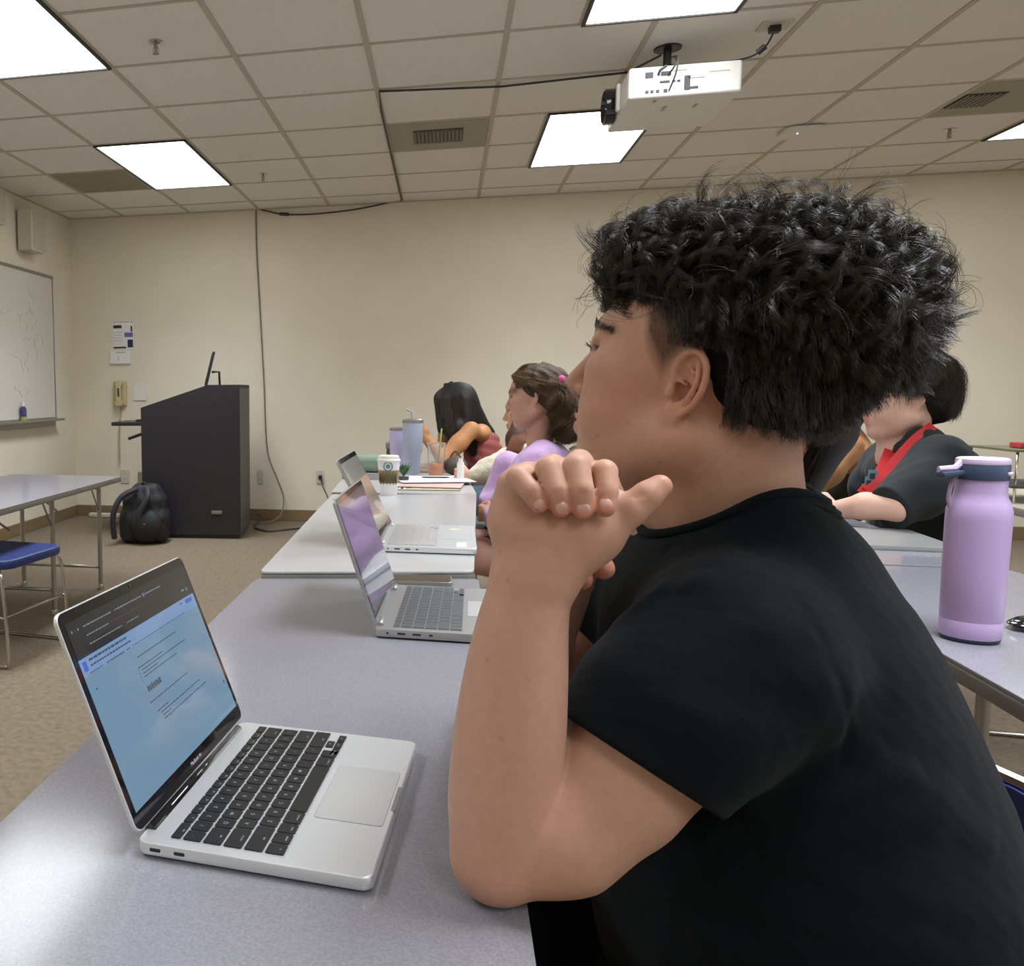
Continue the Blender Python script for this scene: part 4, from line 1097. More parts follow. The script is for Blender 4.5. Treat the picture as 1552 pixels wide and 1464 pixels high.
# open brown laptop/book of the tank top student, stack of books
a = P(655, 705, 4.35)
lapc = mat('laptop_tan', (.40, .27, .18), .4)
o = empty('open_notebook_computer', (P(612, 700, 4.2).x, 4.2, z3), 0, 'tan laptop in front of the student in the rose tank top', 'laptop')
m = MB(); m.plate(.26, .22, .014, .01, (.14, .02, .007), bev=.003); m.build('base', lapc, o)
m = MB(); m.box((.10, .02, .0148), (.12, .14, .001)); m.build('keyboard', mat('brown_keys', (.22, .18, .12), .5), o)
for k, (c_, w_) in enumerate((((.10, .085, .08), .17), ((.30, .28, .26), .16), ((.06, .055, .05), .15), ((.22, .18, .15), .17))):
    m = MB(); m.box((0, 0, .016), (w_, .2, .03), .004); o = m.build('book', mat('book_%s' % 'abcd'[k], c_, .6)); o.location = (P(610, 700, 4.45).x + .006 * (k % 2), 4.45, z3 + .0315 * k); tag(o, ('dark brown book lowest in the stack by the orange drink', 'grey book second from the bottom of the stack', 'near-black book third in the stack by the drink', 'brown book on top of the stack behind the orange drink')[k], 'book', 'books stacked on the far table')
a = P(700, 700, 4.45)
m = MB(); m.ball((0, 0, .045), .045, 20, (1.2, 1.0, .95)); m.tube(bez([(-.03, 0, .07), (0, 0, .11), (.03, 0, .07)]), .004, 6); o = m.build('brown_pouch', mat('brown_leather', (.09, .07, .05), .6, bump=.4, bscale=80)); o.location = (P(690, 700, 4.0).x, 4.0, z3 + .0); tag(o, 'dark brown pouch right of the orange drink', 'pouch')
m = MB(); m.lathe([(.001, 0), (.015, 0), (.015, .08), (.009, .09), (.009, .1), (.001, .1)], 18); o = m.build('small_white_tube', M['white_plastic']); o.location = (P(697, 700, 3.9).x, 3.72, z3); tag(o, 'small pale tube standing beside the brown pouch', 'tube')
# ================================================================== people
SKIN_SSR = (0.010, 0.0045, 0.0025)
def skin_mat(name, c):
    m = mat(name, c, .52, spec=.35, sss=.18, ssr=SKIN_SSR, noise=.045, nscale=120, bump=.14, bscale=900, bdist=.0006, attr='Col')
    return m
skin_boy = skin_mat('skin_fair_warm', srgb(192, 149, 127))
shirt_black = mat('black_jersey', (.0026, .0046, .0060), .80, spec=.12, sheen=.035, noise=.35, nscale=900, bump=.5, bscale=1600, bdist=.0006)
hair_dark = mat('hair_dark_brown', (.030, .022, .014), .27, spec=.8)
hair_scalp = mat('hair_base_dark', (.008, .006, .005), .8, spec=.2, bump=1.0, bscale=260, bdist=.004)
jeans_dark = mat('dark_trousers', (.006, .007, .008), .85, spec=.15)

def frame(f, up=(0, 0, 1)):
    f = np.array(f, float); f /= np.linalg.norm(f)
    l = np.cross(up, f); l /= np.linalg.norm(l); u = np.cross(f, l)
    return np.stack([f, l, u], 1)      # columns: forward, left, up

# ---- the student in the black shirt
HC = np.array([.229, .872, 1.158])            # between the ears
psi, pit = math.radians(28), math.radians(11)
fw = np.array([-math.cos(psi) * math.cos(pit), math.sin(psi) * math.cos(pit), math.sin(pit)])
HR = frame(fw)
def H(x, y, z): return HC + HR @ np.array([x, y, z])
def head_prims(f, H, HR, s=1.0, female=False, k0=.02):
    """a head built round the point between the ears; x forward, y left, z up"""
    g = lambda x, y, z: H(x * s, y * s, z * s)
    E = lambda c, r, k, op='u': f.ell(g(*c), [r[0] * s, r[1] * s, r[2] * s], k * s, op, HR)
    E((-.012, 0, .050), (.098, .076, .084), .02)                 # skull
    E((.030, 0, .035), (.062, .066, .070), .03)                  # forehead
    E((.042, 0, -.025), (.050, .056, .068), .03)                 # face
    for sy in (-1, 1):
        E((.058, sy * .034, -.028), (.034, .029, .040), .02)     # cheek
        E((.060, sy * .038, .008), (.030, .026, .020), .02)      # cheekbone
        f.cone(g(.000, sy * .052, -.045), g(.062, sy * .022, -.082), .024 * s, .020 * s, .025 * s)   # jaw
        f.cone(g(.078, sy * .040, .044), g(.091, sy * .012, .043), .009 * s, .010 * s, .015 * s)     # brow ridge
    f.ball(g(.076, 0, -.085), .020 * s, .02 * s)                 # chin
    f.cone(g(.045, 0, -.070), g(.072, 0, -.050), .035 * s, .025 * s, .02 * s)
    for sy in (-1, 1): E((.094, sy * .031, .026), (.013, .017, .012), .010, 's')   # eye sockets
    f.cone(g(.090, 0, .032), g(.112, 0, -.010), .0070 * s, .0105 * s, .010 * s)  # nose
    f.ball(g(.1105, 0, -.0135), .0098 * s, .006 * s)
    for sy in (-1, 1):
        f.ell(g(.099, sy * .0115, -.0175), [.010 * s, .007 * s, .0075 * s], .005 * s, 'u', HR)
        f.ball(g(.1035, sy * .0065, -.0255), .0036 * s, .003 * s, 's')
        f.ell(g(.084, sy * .031, .026), [.0125 * s, .0135 * s, .0115 * s], .003 * s, 'u', HR)      # eyeball under lids
        f.cone(g(.096, sy * .018, .0345), g(.088, sy * .044, .0325), .0032 * s, .0032 * s, .006 * s)   # upper lid
        f.cone(g(.094, sy * .020, .0185), g(.087, sy * .042, .0195), .0028 * s, .0028 * s, .006 * s)
    # lips
    f.cone(g(.096, -.014, -.0445), g(.101, 0, -.0435), .0040 * s, .0058 * s, .006 * s); f.cone(g(.096, .014, -.0445), g(.101, 0, -.0435), .0040 * s, .0058 * s, .006 * s)
    f.cone(g(.094, -.013, -.0545), g(.0985, 0, -.0555), .0045 * s, .0066 * s, .006 * s); f.cone(g(.094, .013, -.0545), g(.0985, 0, -.0555), .0045 * s, .0066 * s, .006 * s)
    f.cone(g(.104, -.016, -.0493), g(.104, .016, -.0493), .0016 * s, .0016 * s, .002 * s, 's')
def ear_prims(f, H, HR, s=1.0, sy=1, detail=True, tilt=0.0):
    """ear at the side sy; local plane: a forward, b up, n outward"""
    o = H(.000 * s, sy * .0715 * s, .004)
    fwd, out, up = HR[:, 0], HR[:, 1] * sy, HR[:, 2]
    # the ear leans back and its rear edge stands off the head
    a_ = math.radians(3)
    U_ = up * math.cos(a_) - fwd * math.sin(a_); F_ = fwd * math.cos(a_) + up * math.sin(a_)
    b_ = math.radians(24)
    B_ = -F_ * math.cos(b_) + out * math.sin(b_)          # backward along the ear plate
    N_ = out * math.cos(b_) + F_ * math.sin(b_)
    q = lambda b, u, n: o + B_ * (b * s * 1.10) + U_ * (u * s) + N_ * (n * s)
    Rm = np.stack([B_, U_, N_], 1)
    f.ell(q(.010, .004, .004), [.0165 * s, .029 * s, .0050 * s], .004 * s, 'u', Rm)                    # plate
    f.ell(q(.004, -.026, .004), [.0095 * s, .0105 * s, .0048 * s], .006 * s, 'u', Rm)                 # lobe
    f.ell(q(-.002, .0, -.003), [.012 * s, .026 * s, .008 * s], .008 * s, 'u', Rm)
    if not detail:
        f.ell(q(.008, .004, .012), [.010 * s, .019 * s, .007 * s], .004 * s, 's', Rm); return
    # hollow of the ear, then its folds
    f.ell(q(.010, .006, .0120), [.0160 * s, .0255 * s, .0090 * s], .002 * s, 's', Rm)
    f.ell(q(.0045, -.005, .006), [.0090 * s, .0115 * s, .0105 * s], .002 * s, 's', Rm)
    hel = [q(-.004, .004, .006), q(-.004, .017, .0085), q(.001, .0275, .010), q(.009, .0335, .0105), q(.0175, .031, .0105), q(.0245, .022, .0105), q(.0270, .009, .0105), q(.0255, -.004, .010), q(.0205, -.016, .009), (q(.013, -.0245, .008))]
    hel = [A3(v) for v in bez(hel, 3)]
    f.chain(hel, [.0030 * s] * len(hel), .0015 * s)
    anti = [A3(v) for v in bez([q(.014, .024, .007), q(.0185, .014, .0085), q(.0185, .002, .0092), q(.0145, -.010, .0085), q(.008, -.0175, .0075)], 3)]
    f.chain(anti, [.0024 * s] * len(anti), .002 * s)
    f.chain([q(.013, .014, .0075), q(.006, .019, .0065)], [.0022 * s, .0018 * s], .003 * s)
    f.chain([q(.000, .005, .006), q(.008, .002, .0045)], [.0020 * s, .0014 * s], .002 * s)             # root of the helix
    f.ell(q(-.0035, -.0065, .0085), [.0050 * s, .0070 * s, .0040 * s], .003 * s, 'u', Rm)              # tragus
    f.ell(q(.0085, -.0180, .0070), [.0055 * s, .0045 * s, .0038 * s], .003 * s, 'u', Rm)               # antitragus
    f.ell(q(.0035, -.027, .0055), [.0095 * s, .0095 * s, .0045 * s], .006 * s, 'u', Rm)                # lobe front

# joints
def PB(px, py, y): return A3(P(px, py, y))
shL = PB(1112, 1000, .72); elL = PB(757, 1297, .665); wrL = PB(808, 872, .672)
shR = PB(985, 860, 1.02); elR = np.array([.075, 1.0, TZ + .0425]); wrR = PB(868, 835, .80)
neckB = np.array([.258, .885, 1.050])
torso = [((.268, .875, .945), (.104, .150, .085)), ((.300, .875, .850), (.137, .176, .145)), ((.326, .87, .74), (.146, .185, .15)), ((.336, .87, .60), (.152, .185, .15))]
def arm_left(f, e=0.0, k=.02):
    f.chain([shL, PB(1015, 1085, .700), PB(928, 1184, .688), PB(850, 1256, .676), elL], [.064 + e, .0565 + e, .0495 + e, .0450 + e, .0345 + e], k)
def arm_right(f, e=0.0, k=.02):
    m = (shR + elR) / 2
    f.chain([shR, m, elR], [.066 + e, .054 + e, .036 + e], k)
def torso_prims(f, e=0.0):
    for c, r in torso: f.ell(c, [r[0] + e, r[1] + e, r[2] + e], .06)
    f.cone(shL + np.array([.0, .03, .0]), (.272, .87, .950), .058 + e, .070 + e, .05)
    f.cone(shR + np.array([.02, -.02, .0]), (.268, .87, .985), .060 + e, .072 + e, .05)
    f.chain([(.268, .80, .985), (.272, .825, 1.035)], [.050 + e, .036 + e], .04); f.chain([(.268, .95, .985), (.272, .925, 1.035)], [.050 + e, .036 + e], .04)
    f.cone((.296, .880, .980), neckB + np.array([.006, 0, -.01]), .068 + e, .052 + e, .035)
def finger(f, pts, rs, k=.0035): f.chain([A3(p) for p in pts], rs, k)

f = SD()
torso_prims(f, -.022)
f.cone(neckB, H(-.024, 0, -.045), .054, .052, .03)
f.cone(np.array([.266, .885, 1.02]), H(-.036, 0, -.02), .054, .046, .03)
f.cone(np.array([.215, .905, 1.03]), H(.035, 0, -.075), .035, .035, .03)
for s_ in (-1, 1): f.cone(H(-.022, s_ * .058, -.04), np.array([.225, .89 - s_ * .025, 1.015]), .016, .014, .03)
head_prims(f, H, HR)
fhead = SD(); fhead.ops = list(f.ops)
ear_prims(f, H, HR, .93, 1); ear_prims(f, H, HR, 1.0, -1, False)
# left arm: forearm, then the elbow point
arm_left(f)
_c = bez([elL, PB(763, 1215, .668), PB(772, 1110, .667), PB(782, 1020, .667), PB(792, 945, .668), wrL], 4); _r = bez([(v, 0, 0) for v in (.0340, .0400, .0390, .0352, .0305, .0262)], 4)
f.chain(_c, [v.x for v in _r], .006)
f.ball(PB(742, 1306, .672), .018, .025)
arm_right(f)
f.chain([elR, (elR * .55 + wrR * .45) + np.array([0, 0, .0]), wrR], [.036, .038, .026], .012)
# left hand: back of the hand to the camera, fingers folded away over the right hand
yb = .676
f.chain([wrL, PB(786, 790, yb), PB(782, 738, yb)], [.0235, .0200, .0145], .014)
f.chain([wrL, PB(822, 800, yb), PB(826, 728, yb - .002)], [.0235, .0200, .0150], .014)
f.chain([PB(820, 860, yb), PB(862, 800, yb - .002), PB(872, 735, yb - .002)], [.0240, .0200, .0150], .014)
f.chain([PB(828, 858, yb), PB(895, 810, yb), PB(915, 762, yb)], [.0235, .0200, .0150], .014)
for (px, py, px2, py2) in ((780, 728, 795, 735), (824, 716, 832, 722), (868, 716, 872, 722), (910, 742, 910, 744)):
    finger(f, [PB(px, py + 8, yb + .004), PB(px + 6, py - 4, yb + .034), PB(px2 + 10, py2 + 28, yb + .066)], [.0105, .0098, .0085], .005)
# left thumb, pointing up along the neck
finger(f, [PB(858, 838, yb - .004), PB(915, 806, yb - .006), PB(957, 772, yb - .008), PB(980, 752, yb - .007), PB(1000, 737, yb - .004)], [.0200, .0140, .0108, .0096, .0086], .006)
# right hand: palm behind, four fingers laid over the back of the left one, thumb hidden
f.chain([wrR, PB(862, 785, yb + .062), PB(850, 728, yb + .050)], [.0250, .0230, .0150], .012)
f.chain([wrR, PB(905, 780, yb + .062), PB(905, 726, yb + .050)], [.0240, .0220, .0150], .012)
RF = [  # knuckle, middle, end joint, tip in the photograph; radius
    ((800, 716, yb + .012), (785, 724, -.022), (804, 744, -.030), (817, 764, -.030), .0078),
    ((838, 706, yb + .012), (831, 711, -.022), (843, 744, -.032), (851, 769, -.032), .0084),
    ((878, 700, yb + .012), (873, 708, -.022), (881, 743, -.033), (884, 771, -.033), .0088),
    ((916, 714, yb + .014), (916, 716, -.016), (919, 746, -.026), (917, 769, -.030), .0083)]
tips = []
for (a, b, c, d, r) in RF:
    p0 = PB(a[0], a[1], a[2] + .02); p1 = PB(b[0], b[1], yb + b[2]); p2 = PB(c[0], c[1], yb + c[2]); p3 = PB(d[0], d[1], yb + d[2])
    f.chain([p0, PB(a[0], a[1] + 2, yb + .004), p1], [r * 1.15, r * 1.14, r * 1.10], .0015); f.chain([p1, p2], [r * 1.10, r * 1.0], .0006); f.chain([p2, p3], [r * 1.0, r * .88], .0006)
    tips.append((p2, p3, r))
# two fingertips of the left hand below the thumb
finger(f, [PB(862, 850, yb + .045), PB(882, 878, yb + .030)], [.0095, .0085], .003)
finger(f, [PB(900, 835, yb + .045), PB(915, 862, yb + .032)], [.0095, .0085], .003)
# nail plates pressed into the finger ends
camp = np.array([0, 0, CAM_H]); nailc = []
for (p2, p3, r) in tips:
    ax = (p3 - p2) / np.linalg.norm(p3 - p2); n = camp - p3; n -= ax * (n @ ax); n /= np.linalg.norm(n); w = np.cross(ax, n)
    f.ell(p3 + n * r * .76 + ax * r * .12, [r * .62, r * .56, r * .20], .0003, 'u', np.stack([ax, w, n], 1)); nailc.append(p3 + n * r * .95 + ax * r * .12)
    f.cone(p3 + n * r * .80 - ax * r * .62 - w * r * .42, p3 + n * r * .80 - ax * r * .62 + w * r * .42, .0006, .0006, .0012, 's')
    # creases over the last joint
    m_ = p2 + n * r * .93
    for d in (-.0014, .0014): f.cone(m_ + ax * d - w * r * .6, m_ + ax * d + w * r * .6, .0004, .0004, .0014, 's')
# thumb creases
t2 = PB(972, 757, yb - .007); tax = PB(1000, 737, yb) - PB(957, 772, yb); tax /= np.linalg.norm(tax)
tn = camp - t2; tn -= tax * (tn @ tax); tn /= np.linalg.norm(tn); tw = np.cross(tax, tn)
for d in (-.0035, -.0008, .002): f.cone(t2 + tn * .0100 + tax * d - tw * .005, t2 + tn * .0100 + tax * d + tw * .005, .0004, .0004, .0015, 's')

def surf(sd, P_):
    p = np.array(P_, float); e = .0015
    for _ in range(6):
        g = np.stack([sd(p + np.eye(3)[i] * e) - sd(p - np.eye(3)[i] * e) for i in range(3)], 1); g /= np.maximum(np.linalg.norm(g, axis=1, keepdims=True), 1e-9)
        p = p - g * sd(p)[:, None] * .9
    return p, g
brow_pts = {sy: surf(fhead, [H(.097 - .026 * t * t, sy * (.013 + .042 * t), .0470 - .005 * t * t) for t in np.linspace(0, 1, 16)]) for sy in (-1, 1)}
lid_pts = {sy: surf(fhead, [H(.098 - .018 * t * t, sy * (.018 + .029 * t), .0262 - .004 * t) for t in np.linspace(0, 1, 12)]) for sy in (-1, 1)}
def boy_color(p):
    c = np.ones((len(p), 3))
    q = (p - HC) @ HR
    def blend(w, col): 
        nonlocal c
        w = np.clip(w, 0, 1)[:, None]; c = c * (1 - w) + c * np.array(col) * w
    g = lambda ctr, r: np.exp(-(((p - ctr) / r) ** 2).sum(1))
    blend(.75 * g(H(.10, 0, -.050), .014), (.85, .45, .45))                        # lips
    blend(.55 * g(H(.110, 0, -.014), .014), (1.0, .66, .62))                       # nose
    blend(.40 * g(H(-.018, .086, .005), .030), (1.05, .66, .58))                   # ear
    blend(.35 * g(H(.062, .055, -.02), .04), (1.0, .82, .80))                      # cheek
    for (p2, p3, r) in tips: blend(.60 * g(p3, .011), (1.0, .60, .58))
    for a in nailc: blend(.7 * g(a, .0045), (1.28, 1.12, 1.10))
    blend(.50 * g(PB(1000, 737, yb), .014), (1.0, .62, .58))
    blend(.80 * g(PB(884, 876, yb + .03), .018), (.85, .55, .52)); blend(.80 * g(PB(915, 860, yb + .03), .016), (.85, .55, .52))
    blend(.35 * g(elL, .05), (1.0, .78, .72))
    # eyebrow and lashes
    for sy in (-1, 1):
        for k_, a in enumerate(brow_pts[sy][0]): blend(.62 * g(a, .0050 - .0001 * k_), (.12, .09, .075))
    for sy in (-1, 1): 
        for a in lid_pts[sy][0]: blend(.80 * g(a, .0024), (.10, .07, .06))
    # close-cropped hair: temple, sideburn, round the ear and the nape
    x, y, z = q[:, 0], q[:, 1], q[:, 2]
    lo_ = np.interp(x, [-.12, -.075, -.045, -.02, .0, .018, .034, .05], [-.030, -.030, -.018, .018, .028, .004, .026, .075])
    w = np.clip((z - lo_) / .022, 0, 1) * np.clip((.050 - x) / .016, 0, 1)
    ear_d = ((x + .012) / .026) ** 2 + ((z) / .036) ** 2
    w *= (np.abs(y) > -.1) * np.clip((ear_d - .9) * 3, 0, 1) * (z > -.065)
    w = w * (.88 + .12 * smooth_noise(p, 900, 5))
    blend(w * .96, (.11, .085, .075))
    # moles and freckles
    rs = np.random.RandomState(5)
    for (px, py, y_) in ((905, 660, .80), (952, 640, .80), (770, 880, .64), (738, 1000, .63), (801, 1030, .632), (1000, 700, .80), (760, 1120, .63), (1120, 690, .81)):
        a = PB(px, py, y_); d = p - a; r_ = ray(px, py); r_ = r_ / np.linalg.norm(r_); d = d - (d @ r_)[:, None] * r_
        blend(.5 * np.exp(-(d ** 2).sum(1) / .0013 ** 2), (.5, .35, .3))
    return c
boy = empty('person', (.32, .87, 0), 0, 'person in a black T-shirt with curly dark hair, chin resting on clasped hands', 'person')
fbody = f

# ---- eyelashes, eyebrow and moustache hairs
rs = np.random.RandomState(2)
L = []
for sy in (-1, 1):
    for k in range(220):
        t = rs.rand(); b = brow_pts[sy][0][min(15, int(t * 16))] + HR[:, 2] * rs.normal() * .0018 + HR[:, 1] * rs.normal() * .001
        d = HR @ np.array([-.2 - .6 * t, sy * .9, .25 + rs.normal() * .2]); d /= np.linalg.norm(d); L.append([b + d * s_ + HR[:, 0] * .0012 for s_ in (0, .003, .006)])
    for k in range(26):
        t = rs.rand(); b = lid_pts[sy][0][min(11, int(t * 12))] + HR[:, 2] * .0012
        d = HR @ np.array([.8, sy * .35, .35 + rs.normal() * .2]); d /= np.linalg.norm(d); L.append([b + d * s_ + np.array([0, 0, s_ * s_ * 20]) for s_ in (0, .003, .006)])
for k in range(160):
    y_ = rs.uniform(-.020, .020); b = H(.1010 - abs(y_) * .25, y_, -.031 - rs.rand() * .008)
    d = HR @ np.array([.75, y_ * 14, -.55 + rs.normal() * .15]); d /= np.linalg.norm(d); L.append([b + d * s_ for s_ in (0, .003, .0065)])
strands('facial_hair', L, .00028, hair_dark, boy)

# ---- black T-shirt
f = SD()
torso_prims(f, .006)
arm_left(f, .009, .035)
arm_right(f, .010, .03)
# belly and back fullness of the cloth
f.ell((.315, .86, .70), [.165, .195, .18], .05)
def folds(p):
    v = np.zeros(len(p))
    def ridge(a, b, w, h):
        a = A3(a); b = A3(b); ab = b - a; t = np.clip(((p - a) @ ab) / (ab @ ab), 0, 1)
        d = p - a - t[:, None] * ab; dd = (d ** 2).sum(1)
        return -1.5 * h * np.exp(-dd / w ** 2) * np.sin(np.clip(t, .0, 1) * PI) ** .5
    for (x0, y0, x1, y1, ya, w, h) in (
        (1120, 1210, 1330, 1120, .71, .012, .0045), (1110, 1245, 1400, 1165, .70, .013, .0050), (1150, 1290, 1480, 1200, .70, .016, .0050), (1075, 1235, 1180, 1110, .69, .012, .004),
        (1180, 1090, 1215, 980, .68, .012, .0035), (1245, 1130, 1262, 985, .69, .012, .0035), (900, 1350, 1010, 1464, .73, .014, .005), (960, 1400, 1200, 1464, .70, .016, .005),
        (960, 890, 1080, 860, .70, .010, .003), (930, 960, 1010, 870, .72, .010, .003), (900, 990, 960, 880, .95, .010, .003), (1330, 1180, 1500, 1290, .72, .014, .004), (1020, 1060, 1120, 930, .66, .014, .003), (1100, 1100, 1180, 900, .66, .014, .003)):
        v += ridge(PB(x0, y0, ya), PB(x1, y1, ya), w, h)
    v += .0012 * smooth_noise(p, 34, 11) + .0007 * smooth_noise(p, 80, 12)
    return v
f.fn(folds, op='d')
# seams: shoulder and armhole, a narrow step in the cloth
def seam(p):
    v = np.zeros(len(p))
    for pts in ([(1075, 800, .735), (1150, 845, .70), (1222, 930, .67), (1262, 1010, .68), (1285, 1090, .69), (1270, 1180, .70)],
                [(1010, 838, .79), (1040, 815, .78), (1080, 798, .75)]):
        q = [A3(v_) for v_ in bez([PB(*t) for t in pts], 4)]
        for a, b in zip(q, q[1:]):
            ab = b - a; t = np.clip(((p - a) @ ab) / (ab @ ab), 0, 1); d = p - a - t[:, None] * ab
            r_ = p - camp; r_ = r_ / np.linalg.norm(r_, axis=1)[:, None]; d = d - (d * r_).sum(1)[:, None] * r_
            v = np.maximum(v, .0016 * np.exp(-(d ** 2).sum(1) / .0032 ** 2))
    return v
f.fn(seam, op='d')
# neck opening
pb, pf = PB(1203, 727, .885), PB(1008, 834, .85)
ax_ = (pf - pb); ax_ /= np.linalg.norm(ax_); lat = np.array([0., 1., 0.]); lat -= ax_ * (lat @ ax_); lat /= np.linalg.norm(lat)
ncol = np.cross(ax_, lat); ncol = ncol if ncol[2] > 0 else -ncol
nc = (pb + pf) / 2
ca_, cb_ = np.linalg.norm(pf - pb) / 2 + .003, .072
def neck_hole(p):
    d = p - nc; u_ = d @ ax_ / ca_; v_ = d @ lat / cb_
    return np.maximum((np.sqrt(u_ * u_ + v_ * v_) - 1) * cb_, -(d @ ncol) - .004)
g_ = SD(); g_.ops = list(f.ops)
f.fn(neck_hole, k=0.002, op='s')
def under_cloth(p):
    d = p - nc; u_ = d @ ax_ / ca_; v_ = d @ lat / cb_
    return np.minimum(np.minimum(g_(p) + .0045, (np.sqrt(u_ * u_ + v_ * v_) - 1) * cb_ + .002), np.minimum(-(d @ ncol) + .001, .15 - np.linalg.norm(d, axis=1)))
fbody.fn(under_cloth, k=0, op='i', c=nc, R=.17)
sdf_obj('body', fbody, (-.06, .58, .55), (.52, 1.12, 1.32), .0019, skin_boy, boy, boy_color, 1)
# sleeve openings
def cut_sleeve(f, c, n, R, inner):
    c = A3(c); n = A3(n); n = n / np.linalg.norm(n)
    # remove everything beyond the hem plane, inside a ball round the arm
    f.fn(lambda p: np.maximum(-((p - c) @ n), np.linalg.norm(p - c, axis=1) - R), k=0, op='s')
    f.cone(c - n * .035, c + n * .05, inner, inner, .002, 's')
h0, h1 = PB(850, 1080, .64), PB(1075, 1228, .64)
hd = (h1 - h0) / np.linalg.norm(h1 - h0); vw = PB(960, 1150, .7) - camp; vw /= np.linalg.norm(vw)
nh = np.cross(hd, vw); nh = nh if nh[0] < 0 else -nh
hcen = PB(962, 1155, .693)
arx = A3(elL) - PB(1010, 1080, .700); arx /= np.linalg.norm(arx)
def slv(p):
    d = p - hcen; t = d @ arx; rad = np.linalg.norm(d - t[:, None] * arx, axis=1)
    return np.maximum(-(d @ nh), rad - .086)
f.fn(slv, k=0, op='s', c=hcen + nh * .1, R=.2)
f.cone(hcen - arx * .02, hcen + arx * .05, .0625, .058, .002, 's')
# right sleeve
mR = shR * .52 + elR * .48; nR = (elR - shR) / np.linalg.norm(elR - shR)
f.fn(lambda p: np.maximum(np.maximum(-((p - mR) @ nR), np.linalg.norm(p - mR, axis=1) - .10), 0 * p[:, 0] - 1), k=0, op='s', c=mR, R=.1)
sh_o = sdf_obj('t_shirt', f, (.04, .60, .52), (.54, 1.14, 1.14), .0028, shirt_black, boy, None, 2)
# collar band
def collar_ring():
    pts = []
    for t in np.linspace(0, 2 * PI, 90, endpoint=False):
        b = nc + ax_ * math.cos(t) * (ca_ + .001) + lat * math.sin(t) * (cb_ + .001)
        ln = b[None] - ncol[None] * np.linspace(-.06, .08, 220)[:, None]
        v = g_(ln); i = np.argmax(v < 0); pts.append(ln[i])
    pts = np.array(pts)
    for _ in range(6): pts = (np.roll(pts, 1, 0) + 2 * pts + np.roll(pts, -1, 0)) / 4
    return pts
cr = collar_ring()
m = MB(); M0 = Vector(boy.location)
cr2 = [Vector(p) - M0 for p in cr]
for off, out, r_ in ((.0006, .0010, .0046), (-.006, .0022, .0034), (-.0115, .0042, .0034), (-.0155, .0058, .0012)):
    m.tube([p + Vector(ncol) * off + (p - (Vector(nc) - M0)).normalized() * out for p in cr2], r_, 8, closed=True)
m.build('collar', shirt_black, boy, smooth=60)

nail_m = mat('nail', (.60, .34, .28), .34, spec=.6, sss=.15, ssr=SKIN_SSR)
M0 = Vector(boy.location)
for (p2, p3, r) in tips:
    ax = (p3 - p2) / np.linalg.norm(p3 - p2); n = camp - p3; n -= ax * (n @ ax); n /= np.linalg.norm(n); w = np.cross(ax, n)
    m = MB(); Rm = Matrix([[ax[i], w[i], n[i], 0] for i in range(3)] + [[0, 0, 0, 1]])
    m.X = Matrix.Translation(Vector(p3 + n * r * .74 - ax * r * .12) - M0) @ Rm
    m.ball((0, 0, 0), r, 16, (.52, .52, .23)); m.build('fingernail', nail_m, boy, smooth=80)
# ---- trousers and legs under the table
f = SD()
f.ell((.33, .87, .565), [.16, .19, .11], .04)
for s_, x0 in ((-1, .0), (1, .0)):
    f.chain([np.array([.31, .87 + s_ * .10, .545]), np.array([-.10, .88 + s_ * .13, .54]), np.array([-.06, .88 + s_ * .13, .10])], [.085, .062, .045], .03)
f.fn(lambda p: .003 * smooth_noise(p, 30, 2), op='d')
sdf_obj('trousers', f, (-.25, .6, .05), (.52, 1.15, .68), .007, jeans_dark, boy, None, 1)
for s_ in (-1, 1):
    f = SD(); f.ell((-.11, .88 + s_ * .13, .045), [.14, .048, .045], .02); f.ell((-.06, .88 + s_ * .13, .08), [.06, .045, .05], .03); f.fn(lambda p: .002 - p[:, 2], op='i')
    sdf_obj('shoe', f, (-.3, .6, -.01), (.1, 1.2, .16), .006, M['grey_dark'], boy, None, 1)

# ---- hair: a dark inner mass, then curls
f = SD()
f.ell(H(-.030, 0, .078), [.112, .080, .078], .02, 'u', HR)
f.ell(H(-.070, 0, .066), [.062, .064, .070], .03, 'u', HR)
f.ell(H(-.050, 0, .020), [.052, .0755, .044], .03, 'u', HR)
f.ell(H(-.054, 0, .012), [.034, .052, .026], .03, 'u', HR)
f.ell(H(.050, .005, .100), [.045, .058, .035], .03, 'u', HR)
f.ell(H(-.015, 0, .055), [.075, .0785, .040], .02, 'u', HR)
f.fn(lambda p: .0035 * smooth_noise(p, 70, 8) + .0015 * smooth_noise(p, 170, 9), op='d')
hair_mass = f
hb = sdf_obj('hair', f, HC - .24, HC + .24, .004, hair_scalp, boy, None, 1)

